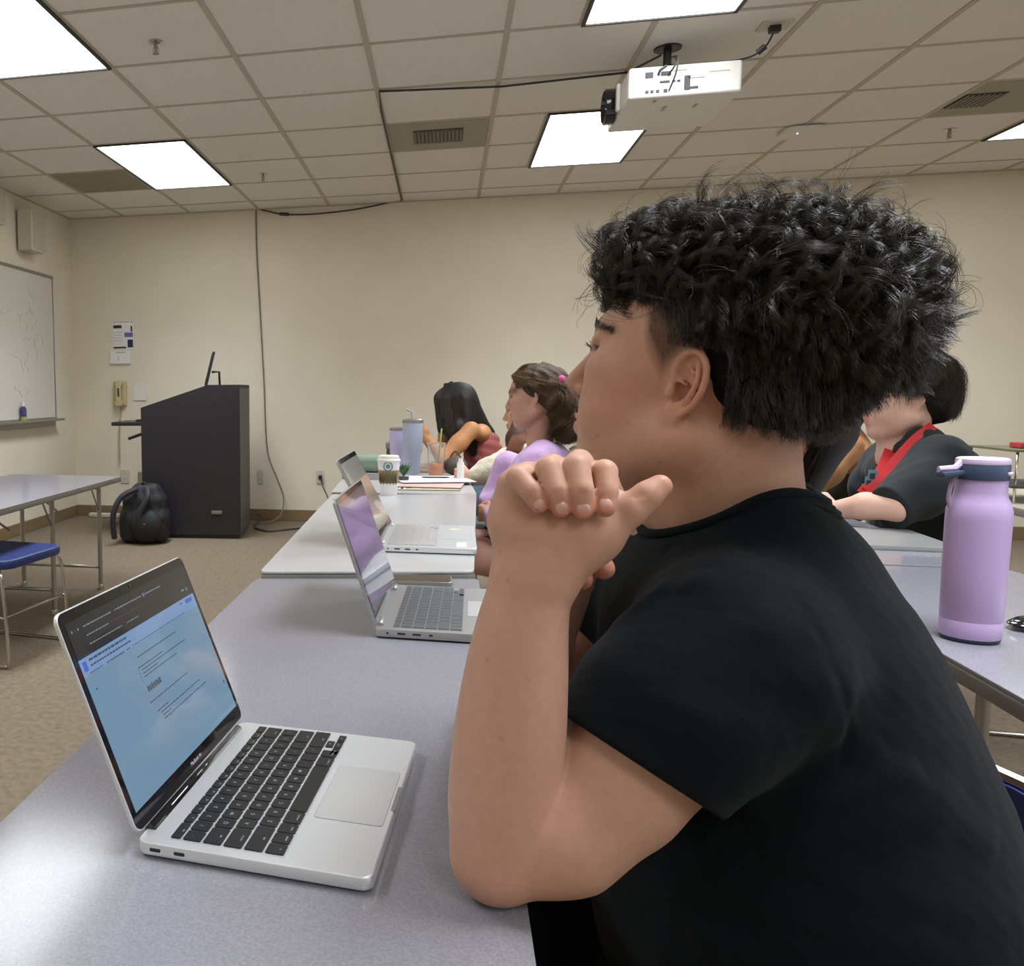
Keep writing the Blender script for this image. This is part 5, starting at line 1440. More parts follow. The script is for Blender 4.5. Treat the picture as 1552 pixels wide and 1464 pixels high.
def grad(f, p, e=.002):
    g = np.stack([f(p + np.eye(3)[i] * e) - f(p - np.eye(3)[i] * e) for i in range(3)], 1)
    return g / np.maximum(np.linalg.norm(g, axis=1, keepdims=True), 1e-9)
def project_to(f, p, it=6):
    for _ in range(it): p = p - grad(f, p) * f(p)[:, None] * .9
    return p
def curls(n_clump, per, sel, L0, L1, w0, w1, spread, seed, updir, steps=15, frizz=.0006, inset=.004, keepout=.0015, drop=0.0, mass=None):
    """grow curling locks from the hair mass; sel picks roots in head space; updir gives their first direction there"""
    mass = mass or hair_mass
    rs = np.random.RandomState(seed); R_ = []
    while sum(len(r) for r in R_) < n_clump:
        q = rs.uniform([-.17, -.10, -.07], [.11, .10, .18], (n_clump * 6, 3)); p = HC + q @ HR.T
        p = project_to(mass, p); q = (p - HC) @ HR
        ok = sel(q) & (np.abs(mass(p)) < .003); R_.append(p[ok])
    roots = np.concatenate(R_)[:n_clump]; n = len(roots)
    nr = grad(mass, roots); q = (roots - HC) @ HR
    d = updir(q, nr @ HR, rs) @ HR.T; d /= np.linalg.norm(d, axis=1, keepdims=True)
    Ln = rs.uniform(L0, L1, n); st = Ln / steps
    om = rs.uniform(w0, w1, n) * np.where(rs.rand(n) < .5, -1, 1)            # turning rate, radians per metre
    axs = rs.normal(size=(n, 3)); axs -= d * (axs * d).sum(1)[:, None]; axs /= np.linalg.norm(axs, axis=1, keepdims=True)
    C_ = [roots - nr * inset]; p = C_[0]
    for s_ in range(steps):
        ang = om * st * (0.35 + 1.3 * s_ / steps)
        c_, sn = np.cos(ang)[:, None], np.sin(ang)[:, None]
        d = d * c_ + np.cross(axs, d) * sn + axs * (axs * d).sum(1)[:, None] * (1 - c_)
        d = d + np.array([0, 0, -1.0]) * drop * (s_ / steps); d /= np.linalg.norm(d, axis=1, keepdims=True)
        p = p + d * st[:, None]
        v = mass(p); gq = grad(mass, p); p = p + gq * np.clip(keepout - v, 0, .02)[:, None] * (s_ > 1)
        C_.append(p)
    C_ = np.stack(C_, 1)                                                     # n, K, 3
    K = C_.shape[1]; t = np.linspace(0, 1, K)
    t1 = np.gradient(C_, axis=1); t1 /= np.maximum(np.linalg.norm(t1, axis=2, keepdims=True), 1e-9)
    a = np.cross(t1, np.array([.3, .5, .8])); a /= np.maximum(np.linalg.norm(a, axis=2, keepdims=True), 1e-9); b = np.cross(t1, a)
    ph = rs.rand(n, per) * 6.28; rr = np.sqrt(rs.rand(n, per)) * spread
    prof = (1.0 - .55 * t)[None, None, :, None]
    S = C_[:, None] + (a[:, None] * np.cos(ph)[..., None, None] + b[:, None] * np.sin(ph)[..., None, None]) * rr[..., None, None] * prof
    S = S + np.cumsum(rs.normal(size=S.shape), axis=2) * frizz * .5
    # each hair ends at its own length
    ln = rs.uniform(.7, 1.0, (n, per)); ti = t[None, None] * ln[..., None] * (K - 1); i0 = np.clip(ti.astype(int), 0, K - 2); fr = (ti - i0)[..., None]
    S = np.take_along_axis(S, i0[..., None], 2) * (1 - fr) + np.take_along_axis(S, i0[..., None] + 1, 2) * fr
    return S.reshape(-1, K, 3)
nrm = lambda v: v / np.maximum(np.linalg.norm(v, axis=1, keepdims=True), 1e-9)
top = lambda q: (q[:, 2] > .075) & (q[:, 0] > -.14)
def up_top(q, n, rs): return nrm(n + np.stack([.25 * np.sign(q[:, 0] + .03) * .5, 0 * q[:, 0], .35 + 0 * q[:, 0]], 1) + rs.normal(size=q.shape) * .40)
S1 = curls(560, 24, top, .045, .080, 50, 130, .0042, 21, up_top)
S2 = curls(240, 22, lambda q: (q[:, 0] > .045) & (q[:, 2] > .075), .04, .065, 60, 140, .004, 22, lambda q, n, rs: nrm(n * .7 + np.array([.9, 0, -.15]) + rs.normal(size=q.shape) * .35), drop=.25)
S3 = curls(330, 24, lambda q: (q[:, 0] < -.05) & (q[:, 2] > .075), .034, .060, 40, 110, .0045, 23, lambda q, n, rs: nrm(n + np.array([-.25, 0, .05]) + rs.normal(size=q.shape) * .35), drop=.12)
S3b = curls(900, 22, lambda q: (q[:, 0] < .01) & (q[:, 2] > .042) & (q[:, 2] < .10), .024, .040, 6, 34, .0050, 27, lambda q, n, rs: nrm(n * .60 + np.array([-.45, 0, -.38]) + rs.normal(size=q.shape) * .20), drop=.15, steps=12)
# fade and sides: short hair lying down and back
S4 = curls(1500, 12, lambda q: (q[:, 2] > .034 + .3 * np.clip(q[:, 0], 0, .1)) & (q[:, 2] < .10) & (q[:, 0] > -.08) & (q[:, 0] < .055), .014, .030, 5, 30, .005, 24, lambda q, n, rs: nrm(n * .35 + np.stack([-.45 + 0 * q[:, 0], 0 * q[:, 0], -.8 + 0 * q[:, 0]], 1) + rs.normal(size=q.shape) * .12), steps=6, inset=.002, keepout=.0008)
S5 = curls(1500, 14, lambda q: (q[:, 2] < .05) & (q[:, 2] > -.012) & (q[:, 0] < -.035), .010, .024, 5, 30, .005, 25, lambda q, n, rs: nrm(n * .40 + np.array([-.25, 0, -.8]) + rs.normal(size=q.shape) * .12), steps=6, inset=.002, keepout=.0008)
# loose flyaway hairs
S6 = curls(260, 2, lambda q: (q[:, 2] > .07), .06, .105, 25, 90, .006, 26, lambda q, n, rs: nrm(n + rs.normal(size=q.shape) * .5), frizz=.0012)
for i, (S, r_) in enumerate(((S1, .00026), (S2, .00026), (S3, .00026), (S4, .00022), (S5, .00022), (S6, .00016))):
    pass
def pad(S, K=16):
    if S.shape[1] == K: return S
    t = np.linspace(0, S.shape[1] - 1, K); i = np.clip(t.astype(int), 0, S.shape[1] - 2); fr = (t - i)[None, :, None]
    return S[:, i] * (1 - fr) + S[:, i + 1] * fr
S7 = curls(110, 16, lambda q: (q[:, 2] > .10) & (q[:, 0] > -.12), .060, .092, 30, 90, .0065, 28, up_top, frizz=.0009)
def clear_ear(S):
    q = (S - HC) @ HR
    bad = ((q[..., 0] > -.034) & (q[..., 0] < .030) & (q[..., 2] < .036) & (q[..., 2] > -.05) & (q[..., 1] > .02)).any(1)
    bad |= ((q[..., 0] > -.01) & (q[..., 2] < .030)).any(1) & (S.shape[1] < 18) & (q[:, 0, 0] < .045)
    return S[~bad]
allS = np.concatenate([S1, S2, clear_ear(S3), clear_ear(pad(S3b)), S6, S7])
strands('curls', allS, .00026, hair_dark, boy)
strands('short_hair', np.concatenate([clear_ear(S4), clear_ear(S5)]), .00022, hair_dark, boy)
# ------------------------------------------------------------------ the other students
def skin_tint(fn=None):
    return fn
def other(label, origin, HCo, face_dir, pitch, s, skin, body_fn, col=None, h=.005, lo=None, hi=None, detail_ear=False, ear_sides=(1, -1)):
    o = empty('person', origin, 0, label, 'person')
    fw = np.array([face_dir[0] * math.cos(pitch), face_dir[1] * math.cos(pitch), math.sin(pitch)])
    R = frame(fw)
    Hf = lambda x, y, z: np.array(HCo, float) + R @ np.array([x, y, z])
    f = SD(); body_fn(f, Hf, R)
    head_prims(f, Hf, R, s)
    for sy in ear_sides: ear_prims(f, Hf, R, s * .9, sy, False)
    def colf(p):
        c = np.ones((len(p), 3)); g = lambda ctr, r: np.exp(-(((p - ctr) / r) ** 2).sum(1))
        def blend(w, cc):
            nonlocal c
            w = np.clip(w, 0, 1)[:, None]; c = c * (1 - w) + c * np.array(cc) * w
        blend(.8 * g(Hf(.10 * s, 0, -.05 * s), .015), (.75, .35, .35))
        for sy in (-1, 1):
            for t in np.linspace(0, 1, 7): blend(.8 * g(Hf((.092 - .03 * t * t) * s, sy * (.014 + .04 * t) * s, .048 * s), .010), (.2, .15, .12))
            for t in np.linspace(0, 1, 5): blend(.9 * g(Hf((.0965 - .015 * t * t) * s, sy * (.018 + .03 * t) * s, .027 * s), .005), (.12, .09, .08))
        if col: c = col(p, c, blend, g)
        return c
    lo = np.array(lo if lo is not None else np.array(HCo) - [.35, .35, .75]); hi = np.array(hi if hi is not None else np.array(HCo) + [.35, .35, .2])
    sdf_obj('body', f, lo, hi, h, skin, o, colf, 1)
    return o, Hf, R
def cloth(name, o, build, lo, hi, m, h=.006, sm=1):
    f = SD(); build(f); return sdf_obj(name, f, lo, hi, h, m, o, None, sm)
def fist(f, c, r, d):
    """a loosely closed hand: palm and five bent fingers"""
    c = np.array(c); d = np.array(d, float); d /= np.linalg.norm(d); up = np.array([0, 0, 1.0]); w = np.cross(d, up); w /= np.linalg.norm(w)
    f.ell(c, [r * 1.1, r * .55, r], .01, 'u', np.stack([d, w, up], 1))
    for k in range(4):
        b = c + d * r * .9 + up * r * (.75 - .5 * k); f.chain([c + up * r * (.7 - .45 * k), b + w * r * .1, b + w * r * .8 - d * r * .2, c + w * r * .9 + up * r * (.6 - .42 * k)], [r * .30, r * .29, r * .27, r * .24], .002)
    f.chain([c - d * r * .4 + up * r * .7, c + up * r * 1.2 + w * r * .5, c + d * r * .5 + up * r * 1.05 + w * r * .8], [r * .33, r * .3, r * .26], .002)
def flow(guides, n, spread, jitter, seed, K=18, wave=0.0, wf=10.0, curl3=True):
    """long hair: strands that follow guide lines; guides: list of (points, radius list)"""
    rs = np.random.RandomState(seed); G = []
    for pts, w in guides:
        b = np.array([list(v) for v in bez(pts, 6)]); t = np.linspace(0, len(b) - 1, K); i = np.clip(t.astype(int), 0, len(b) - 2); fr = (t - i)[:, None]
        G.append(b[i] * (1 - fr) + b[i + 1] * fr)
    G = np.array(G); out = []
    for _ in range(n):
        k = rs.randint(len(G)); k2 = min(k + 1, len(G) - 1) if rs.rand() < .5 else max(k - 1, 0); a = rs.rand() * .5
        L_ = G[k] * (1 - a) + G[k2] * a
        d = rs.normal(size=3); d /= np.linalg.norm(d)
        t = np.linspace(0, 1, K)[:, None]; L_ = L_ + d * spread * np.sqrt(rs.rand()) * (.6 + .6 * t)
        if wave:
            ph = rs.rand() * 1.2 + k * 1.7; L_ = L_ + np.concatenate([np.sin(t * wf + ph), np.cos(t * wf + ph), .3 * np.sin(t * wf * 1.3 + ph)], 1) * wave * t
        L_ = L_ + np.cumsum(rs.normal(size=(K, 3)), 0) * jitter
        out.append(L_)
    return np.array(out)

# ---- A: student in the lilac sweater with long wavy brown hair (faces left)
skinA = skin_mat('skin_rosy', srgb(196, 150, 132)); skinB = skin_mat('skin_tan', srgb(190, 135, 90)); skinC = skin_mat('skin_pale', srgb(214, 172, 152))
lilac = mat('lilac_knit', (.56, .36, .62), .9, sheen=.3, bump=.6, bscale=260, bdist=.002, noise=.08, nscale=40)
YA = 3.25
hA = PB(812, 607, YA)
def bodyA(f, Hf, R):
    nb = PB(818, 668, YA + .02)
    f.cone(Hf(-.02, 0, -.04), nb, .042, .048, .03)
    f.ell(PB(812, 775, YA + .02), [.10, .135, .15], .05)
    f.chain([PB(812, 712, YA - .13), PB(778, 765, YA - .18), PB(748, 782, YA - .2)], [.040, .038, .028], .03)
    f.chain([PB(748, 782, YA - .2), PB(742, 780, YA - .18)], [.028, .026], .01); fist(f, PB(739, 778, YA - .16), .030, (-1, .1, 0))
    for dy in (-.1, .1): f.chain([(.31, YA + dy, .555), (.12, YA + dy - .05, .58)], [.085, .065], .03)
oA, HA, RA = other('person in a lilac sweater with long wavy brown hair tied half up', (hA[0] + .05, YA, 0), hA, (-.97, .22), -.12, .88, skinA, bodyA, lo=(hA[0] - .40, YA - .35, .45), hi=(hA[0] + .3, YA + .35, 1.35), ear_sides=(1,))
def swA(f):
    f.ell(PB(808, 770, YA + .02), [.145, .165, .17], .05); f.ell(PB(826, 705, YA + .02), [.10, .165, .075], .05)
    f.cone(PB(825, 690, YA - .10), PB(825, 690, YA + .14), .055, .055, .04)
    f.chain([PB(812, 705, YA - .14), PB(778, 768, YA - .20), PB(762, 790, YA - .20)], [.066, .060, .052], .03)
    f.chain([PB(764, 790, YA - .20), PB(750, 784, YA - .2)], [.050, .040], .02)
    f.chain([PB(770, 705, YA + .16), PB(750, 760, YA + .18), PB(742, 764, YA + .1)], [.055, .050, .04], .03)
    f.fn(lambda p: .006 * smooth_noise(p, 26, 31) + .003 * smooth_noise(p, 60, 32), op='d')
    c = PB(823, 672, YA); f.ell(c + np.array([-.01, 0, .02]), [.062, .07, .035], .01, 's')
cloth('sweater', oA, swA, (hA[0] - .40, YA - .35, .55), (hA[0] + .3, YA + .35, 1.2), lilac)
def paA(f):
    for dy in (-.1, .1): f.chain([(.34, YA + dy, .565), (.19, YA + dy - .02, .58)], [.10, .078], .03)
cloth('shorts', oA, paA, (hA[0] - .45, YA - .35, .35), (hA[0] + .35, YA + .35, .85), mat('navy_cloth', (.012, .016, .03), .8))
hbA = mat('hair_brown_base', (.060, .034, .016), .7, bump=1, bscale=150, bdist=.004)
hsA = mat('hair_brown', (.13, .075, .032), .42, spec=.5, noise=.45, nscale=16)
def hA_(f):
    f.ell(HA(-.022, 0, .050), [.092, .074, .078], .02, 'u', RA)
    f.ell(HA(-.085, 0, .0), [.055, .070, .075], .03, 'u', RA)
    f.chain([HA(-.09, 0, -.01), HA(-.105, 0, -.07), HA(-.09, 0, -.125)], [.062, .060, .040], .03)
    f.fn(lambda p: .009 * smooth_noise(p, 75, 41), op='d')
cloth('hair', oA, hA_, hA - .26, hA + .26, hbA, .006)
gA = []
for sy in np.linspace(-1, 1, 9):
    y_ = sy * .066
    gA.append(([HA(.066, y_ * .55, .098), HA(.02, y_ * 1.0, .128 - abs(sy) * .05), HA(-.065, y_ * 1.15, .10 - abs(sy) * .045), HA(-.115, y_ * 1.15, .03), HA(-.135, y_ * 1.2, -.05), HA(-.130, y_ * 1.2, -.11), HA(-.105, y_ * 1.0, -.155)], None))
    gA.append(([HA(.050, y_ * .95, .085 - abs(sy) * .03), HA(.00, y_ * 1.15, .06), HA(-.05, y_ * 1.2, .02), HA(-.07, y_ * 1.25, -.03), HA(-.075, y_ * 1.2, -.09), HA(-.07, y_ * 1.1, -.13)], None))
strands('wavy_hair', flow(gA, 3600, .013, .0008, 51, 24, .026, 22), .0007, hsA, oA)
m = MB(); q = Vector(HA(-.098, .052, .062)) - Vector(oA.location); m.ball(q, .014, 12, (1, .6, 1)); m.ball(q + Vector((.0, -.004, -.018)), .010, 12, (.8, .6, 1)); m.build('pink_hair_tie', mat('hot_pink', (.75, .10, .30), .5), oA)

# ---- B: student in the rose tank top, long straight dark hair, head propped on one hand
YB = 4.62
hB = PB(692, 618, YB)
rose = mat('rose_rib_knit', (.30, .075, .065), .85, bump=.8, bscale=140, bdist=.003, stretch=(1, 1, 3))
def bodyB(f, Hf, R):
    nb = PB(712, 650, YB + .02)
    f.cone(Hf(-.02, 0, -.04), nb, .042, .048, .03)
    f.ell(PB(738, 695, YB + .03), [.09, .13, .13], .04); f.ell(PB(726, 656, YB), [.06, .155, .05], .03)
    e1 = PB(672, 697, YB - .25); sh = PB(714, 652, YB - .16)
    f.chain([sh, PB(695, 672, YB - .2), e1], [.044, .040, .036], .03)
    f.chain([e1, PB(660, 680, YB - .24), PB(644, 662, YB - .22)], [.036, .032, .023], .01); fist(f, PB(640, 657, YB - .22), .034, (-1, .2, .1))
    e2 = PB(672, 688, YB + .18); f.chain([PB(705, 655, YB + .16), e2], [.05, .038], .03)
    f.chain([e2, PB(672, 640, YB + .02)], [.034, .026], .01); fist(f, PB(672, 630, YB + .0), .036, (0, -1, .3))
oB, HB, RB = other('person in a rose tank top with long straight dark hair, head on hand', (hB[0] + .06, YB, 0), hB, (-.99, .05), -.22, .90, skinB, bodyB, lo=(hB[0] - .35, YB - .40, .60), hi=(hB[0] + .32, YB + .40, 1.45), ear_sides=())
def taB(f):
    f.ell(PB(733, 700, YB + .03), [.102, .162, .14], .04); f.ell(PB(730, 672, YB + .03), [.09, .130, .07], .04)
    f.fn(lambda p: .004 * np.sin(p[:, 2] * 130 + p[:, 0] * 40) * .6 + .003 * smooth_noise(p, 40, 61), op='d')
    cc = PB(703, 650, YB - .20); f.ball(cc, .060, .01, 's')
cloth('tank_top', oB, taB, (hB[0] - .3, YB - .35, .60), (hB[0] + .35, YB + .35, 1.25), rose)
def jeB(f):
    f.ell((.25, YB + .03, .70), [.13, .17, .09], .04)
    for dy in (-.1, .1): f.chain([(.24, YB + dy, .61), (.09, YB + dy - .05, .60)], [.085, .07], .03)
    f.fn(lambda p: .003 * smooth_noise(p, 40, 2), op='d')
cloth('jeans', oB, jeB, (hB[0] - .5, YB - .35, .45), (hB[0] + .4, YB + .35, .95), mat('denim_blue', (.10, .14, .20), .8, noise=.3, nscale=80))
hbB = mat('hair_black_brown_base', (.010, .007, .005), .6); hsB = mat('hair_black_brown', (.030, .019, .011), .5, spec=.35)
def hB_(f):
    f.ell(HB(-.008, 0, .048), [.104, .080, .084], .02, 'u', RB); f.cone(HB(.06, -.0, .06), PB(671, 650, YB - .05), .045, .028, .02); f.cone(HB(.05, .05, .05), PB(676, 650, YB - .10), .04, .028, .02)
    f.chain([HB(-.04, .03, .02), HB(-.03, .05, -.06)], [.066, .050], .03)
    f.chain([PB(690, 610, YB), PB(692, 650, YB - .11), PB(688, 675, YB - .16)], [.075, .055, .026], .03)
    f.chain([PB(708, 620, YB), PB(734, 660, YB + .05), PB(750, 690, YB + .08)], [.070, .050, .022], .03)
cloth('hair', oB, hB_, hB - .38, hB + .36, hbB, .007)
gB = []
for k in range(6):
    u_ = k / 5
    gB.append(([HB(.03, .02, .13), PB(672 + 8 * u_, 606, YB - .08), PB(672 + 14 * u_, 640, YB - .16), PB(683 + 6 * u_, 664, YB - .19), PB(688 + 4 * u_, 690 - 20 * u_, YB - .19)], None))
for k in range(8):
    u_ = k / 7
    gB.append(([HB(.0, .0, .132), PB(700 + 10 * u_, 600, YB - .09 + .1 * u_), PB(700 + 26 * u_, 632, YB - .13 + .12 * u_), PB(706 + 34 * u_, 660, YB - .16 + .18 * u_), PB(716 + 36 * u_, 690, YB - .12 + .18 * u_)], None))
strands('straight_hair', flow(gB, 3600, .013, .0002, 52, 16), .0007, hsB, oB)

# ---- C: student in the cream sweater, auburn hair, behind the lilac one
YC = 3.95
hC = PB(800, 628, YC)
cream = mat('cream_knit', (.62, .57, .42), .9, sheen=.3, bump=.8, bscale=120, bdist=.004)
skinD = skin_mat('skin_light', srgb(206, 160, 132))
def bodyC(f, Hf, R):
    f.cone(Hf(-.02, 0, -.04), PB(802, 670, YC), .042, .048, .03)
    f.ell(PB(800, 705, YC), [.11, .15, .14], .05)
    f.cone(PB(735, 718, YC - .18), PB(716, 721, YC - .2), .026, .022, .01); fist(f, PB(702, 721, YC - .2), .032, (-1, 0, 0))
oC, HC_, RC = other('person in a cream knit sweater with auburn hair, mostly hidden by the lilac sweater', (hC[0] + .02, YC, 0), hC, (-.98, .1), -.1, .88, skinD, bodyC, lo=(hC[0] - .5, YC - .35, .6), hi=(hC[0] + .3, YC + .35, 1.35), ear_sides=())
def swC(f):
    f.ell(PB(800, 715, YC), [.13, .17, .16], .05)
    f.chain([PB(785, 690, YC - .15), PB(752, 712, YC - .2), PB(738, 716, YC - .2), PB(722, 722, YC - .2)], [.065, .056, .046, .038], .03)
    f.chain([PB(780, 690, YC + .15), PB(745, 715, YC + .12), PB(724, 722, YC + .05)], [.06, .05, .04], .03)
    f.fn(lambda p: .008 * smooth_noise(p, 26, 71) + .003 * smooth_noise(p, 70, 72), op='d')
cloth('sweater', oC, swC, (hC[0] - .5, YC - .38, .6), (hC[0] + .35, YC + .38, 1.25), cream)
def hC2(f):
    f.ell(HC_(-.02, 0, .048), [.092, .075, .078], .02, 'u', RC)
    f.chain([PB(795, 640, YC - .07), PB(783, 665, YC - .14), PB(772, 690, YC - .19)], [.05, .040, .018], .03)
cloth('hair', oC, hC2, hC - .3, hC + .25, mat('hair_auburn_base', (.05, .018, .008), .7), .007)
gC = [([HC_(.02, .03, .12), PB(790 + 3 * k, 640, YC - .10), PB(778 + 4 * k, 664, YC - .19), PB(770 + 4 * k, 685, YC - .23)], None) for k in range(5)]
strands('auburn_hair', flow(gC, 900, .012, .0003, 53, 12), .0008, mat('hair_auburn', (.20, .07, .028), .4, noise=.3, nscale=30), oC)

# ---- D: student with red lanyard and black T-shirt, right side
YD = 2.92
hD = PB(1368, 611, YD)
dk = mat('black_tee', (.010, .013, .014), .85, sheen=.05, bump=.4, bscale=300)
def shD(dy): return PB(1408, 690, YD + dy)
def bodyD(f, Hf, R):
    nb = PB(1375, 668, YD + .02)
    f.cone(Hf(-.02, 0, -.045), nb, .052, .056, .03); f.cone(Hf(.02, 0, -.06), PB(1352, 690, YD), .04, .04, .03)
    f.ell(PB(1400, 730, YD + .02), [.12, .17, .12], .05)
    e = PB(1364, 770, YD - .27)
    f.chain([PB(1410, 700, YD - .17), PB(1385, 745, YD - .22), e], [.052, .044, .035], .03)
    f.chain([e, PB(1312, 767, YD - .22), PB(1262, 774, YD - .12)], [.035, .036, .026], .015); fist(f, PB(1250, 774, YD - .1), .036, (-1, .3, 0))
oD, HD, RD = other('person in a black T-shirt with a red lanyard and glasses at the right', (hD[0] + .05, YD, 0), hD, (-.93, -.05), -.04, .96, skinC, bodyD, lo=(hD[0] - .62, YD - .42, .55), hi=(hD[0] + .3, YD + .4, 1.4), h=.0045)
def teD(f):
    f.ell(PB(1415, 790, YD + .02), [.150, .195, .22], .06); f.ell(PB(1398, 712, YD + .02), [.13, .19, .09], .05)
    f.cone(PB(1392, 672, YD - .06), PB(1392, 672, YD + .10), .055, .055, .05)
    f.chain([PB(1425, 700, YD - .17), PB(1395, 742, YD - .22), PB(1352, 768, YD - .26)], [.076, .070, .060], .04)
    f.chain([PB(1345, 700, YD + .18), PB(1322, 740, YD + .2)], [.07, .065], .04)
    f.fn(lambda p: .006 * smooth_noise(p, 24, 81) + .003 * smooth_noise(p, 55, 82), op='d')
    f.ell(PB(1368, 662, YD) + np.array([-.01, 0, .02]), [.068, .075, .045], .01, 's')
    c = PB(1350, 760, YD - .27); n_ = PB(1340, 768, YD - .28) - PB(1398, 742, YD - .22); n_ /= np.linalg.norm(n_); cc = PB(1345, 768, YD - .265)
    f.fn(lambda p: np.maximum(-((p - cc) @ n_), np.linalg.norm(p - cc, axis=1) - .15), k=0, op='s', c=cc, R=.16)
cloth('t_shirt', oD, teD, (hD[0] - .45, YD - .42, .55), (hD[0] + .4, YD + .45, 1.25), dk, .005)
hbD = mat('hair_dark_base', (.010, .009, .007), .7); hsD = mat('hair_dark_olive', (.034, .028, .017), .5, spec=.35)
def hD_(f):
    f.ell(HD(-.020, 0, .060), [.104, .084, .076], .02, 'u', RD); f.ell(HD(-.074, 0, .020), [.056, .076, .066], .03, 'u', RD)
    f.ell(HD(.060, 0, .072), [.045, .062, .028], .02, 'u', RD); f.ell(HD(-.09, 0, -.03), [.035, .06, .035], .02, 'u', RD)
    f.fn(lambda p: .005 * smooth_noise(p, 60, 83), op='d')
cloth('hair', oD, hD_, hD - .24, hD + .24, hbD, .005)
gD = []
for k in range(22):
    a = 2 * PI * k / 22; cx, cy = math.cos(a), math.sin(a)
    low = -.045 if cx < -.1 else (.02 if cx < .5 else .045)
    if abs(cy) > .8: low = .025
    gD.append(([HD(-.02, 0, .145), HD(-.02 + .07 * cx, .055 * cy, .135), HD(-.02 + .115 * cx, .088 * cy, .085), HD(-.02 + .118 * cx, .090 * cy, .5 * (.06 + low)), HD(-.02 + .105 * cx, .082 * cy, low)], None))
strands('straight_hair', flow(gD, 3400, .014, .0011, 54, 14, .007, 8), .0006, hsD, oD)
m = MB(); M0 = Vector(oD.location)
for sy in (-1, 1):
    m.tube([Vector(HD(.106, sy * .031 + .021 * math.cos(t * PI / 6), .022 + .019 * math.sin(t * PI / 6))) - M0 for t in range(12)], .0016, 6, closed=True)
    m.tube([Vector(HD(.106, sy * .052, .026)) - M0, Vector(HD(.02, sy * .082, .024)) - M0], .0016, 6)
m.tube([Vector(HD(.107, -.010, .024)) - M0, Vector(HD(.110, 0, .027)) - M0, Vector(HD(.107, .010, .024)) - M0], .0016, 6)
m.build('glasses', mat('gold_wire', (.6, .45, .22), .25, metal=1), oD)
red = mat('red_lanyard', (.50, .018, .022), .5)
def ribbon(pts, w, mname, o, m_):
    pts = bez([Vector(p) for p in pts], 6); mb = MB(); M0 = Vector(o.location)
    for a, b in zip(pts, pts[1:]):
        t = (b - a).normalized(); v = (Vector((0, 0, CAM_H)) - a); sd = t.cross(v).normalized() * w / 2; nn = sd.cross(t).normalized() * .001
        mb.quad([a - sd + nn - M0, b - sd + nn - M0, b + sd + nn - M0, a + sd + nn - M0]); mb.quad([a + sd - nn - M0, b + sd - nn - M0, b - sd - nn - M0, a - sd - nn - M0])
    bmesh.ops.remove_doubles(mb.bm, verts=mb.bm.verts[:], dist=.0002)
    return mb.build(mname, m_, o)
ribbon([PB(1414, 645, YD - .07), PB(1385, 668, YD - .13), PB(1352, 705, YD - .17), PB(1336, 728, YD - .2), PB(1308, 748, YD - .2)], .026, 'lanyard', oD, red)
ribbon([PB(1353, 668, YD + .02), PB(1346, 690, YD - .06), PB(1330, 722, YD - .13), PB(1306, 748, YD - .19)], .028, 'lanyard', oD, red)
m = MB(); pr = mat('print_teal', (.16, .27, .28), .8); pr2 = mat('print_teal_dark', (.03, .05, .06), .8)
for (a, b, c, d, mi) in ((1316, 712, 1330, 716, 0), (1311, 722, 1325, 727, 0), (1306, 733, 1318, 738, 0), (1318, 717, 1326, 720, 1), (1313, 728, 1320, 731, 1)):
    p = Vector(PB(a, b, YD - .165)) - M0; q = Vector(PB(c, d + 6, YD - .165)) - M0; m.mi = mi
    m.quad([p + Vector((0, -.001 * mi, 0)), Vector((q.x, q.y - .001 * mi, p.z)), q + Vector((0, -.001 * mi, 0)), Vector((p.x, p.y - .001 * mi, q.z))])
m.build('shirt_print', [pr, pr2], oD, smooth=False)
def trD(f):
    for dy in (-.1, .1): f.chain([(1.47, YD + dy, .57), (1.13, YD + dy, .57)], [.10, .075], .03)
cloth('trousers', oD, trD, (hD[0] - .5, YD - .4, .3), (hD[0] + .45, YD + .4, .95), jeans_dark, .009)

# ---- E: neighbour beyond the main student: long dark hair, patterned shirt
YE = 1.36
hE = PB(1160, 603, YE)
pat = mat('patterned_cloth', (.10, .16, .30), .8)
nt = pat.node_tree; b_ = nt.nodes['Principled BSDF']; tc = nt.nodes.new('ShaderNodeTexCoord'); vo = nt.nodes.new('ShaderNodeTexVoronoi'); vo.inputs['Scale'].default_value = 55
cr_ = nt.nodes.new('ShaderNodeValToRGB'); cr_.color_ramp.interpolation = 'CONSTANT'
for p_, c_ in ((0, (.06, .10, .20, 1)), (.35, (.55, .10, .04, 1)), (.55, (.16, .26, .42, 1)), (.8, (.02, .02, .04, 1))):
    e_ = cr_.color_ramp.elements.new(p_) if p_ > 0 else cr_.color_ramp.elements[0]; e_.color = c_
sp_ = nt.nodes.new('ShaderNodeSeparateColor'); nt.links.new(tc.outputs['Object'], vo.inputs['Vector']); nt.links.new(vo.outputs['Color'], sp_.inputs[0]); nt.links.new(sp_.outputs[0], cr_.inputs[0]); nt.links.new(cr_.outputs['Color'], b_.inputs['Base Color'])
def bodyE(f, Hf, R):
    f.cone(Hf(-.02, 0, -.04), PB(1150, 700, YE + .02), .045, .05, .03); f.ell(PB(1100, 900, YE), [.11, .15, .15], .05)
    e = np.array([PB(960, 900, YE - .2)[0], YE - .12, TZ + .05])
    f.chain([PB(1080, 780, YE - .11), e], [.05, .038], .03); f.chain([e, e + np.array([-.10, .02, -.005])], [.036, .028], .01); fist(f, e + np.array([-.12, .05, -.005]), .032, (-1, .4, 0))
oE, HE, RE = other('person in a blue and orange patterned shirt, hidden behind the black T-shirt', (hE[0], YE, 0), hE, (-.95, .25), .0, .90, skinB, bodyE, lo=(hE[0] - .45, YE - .4, .5), hi=(hE[0] + .3, YE + .35, 1.45), h=.007, ear_sides=())
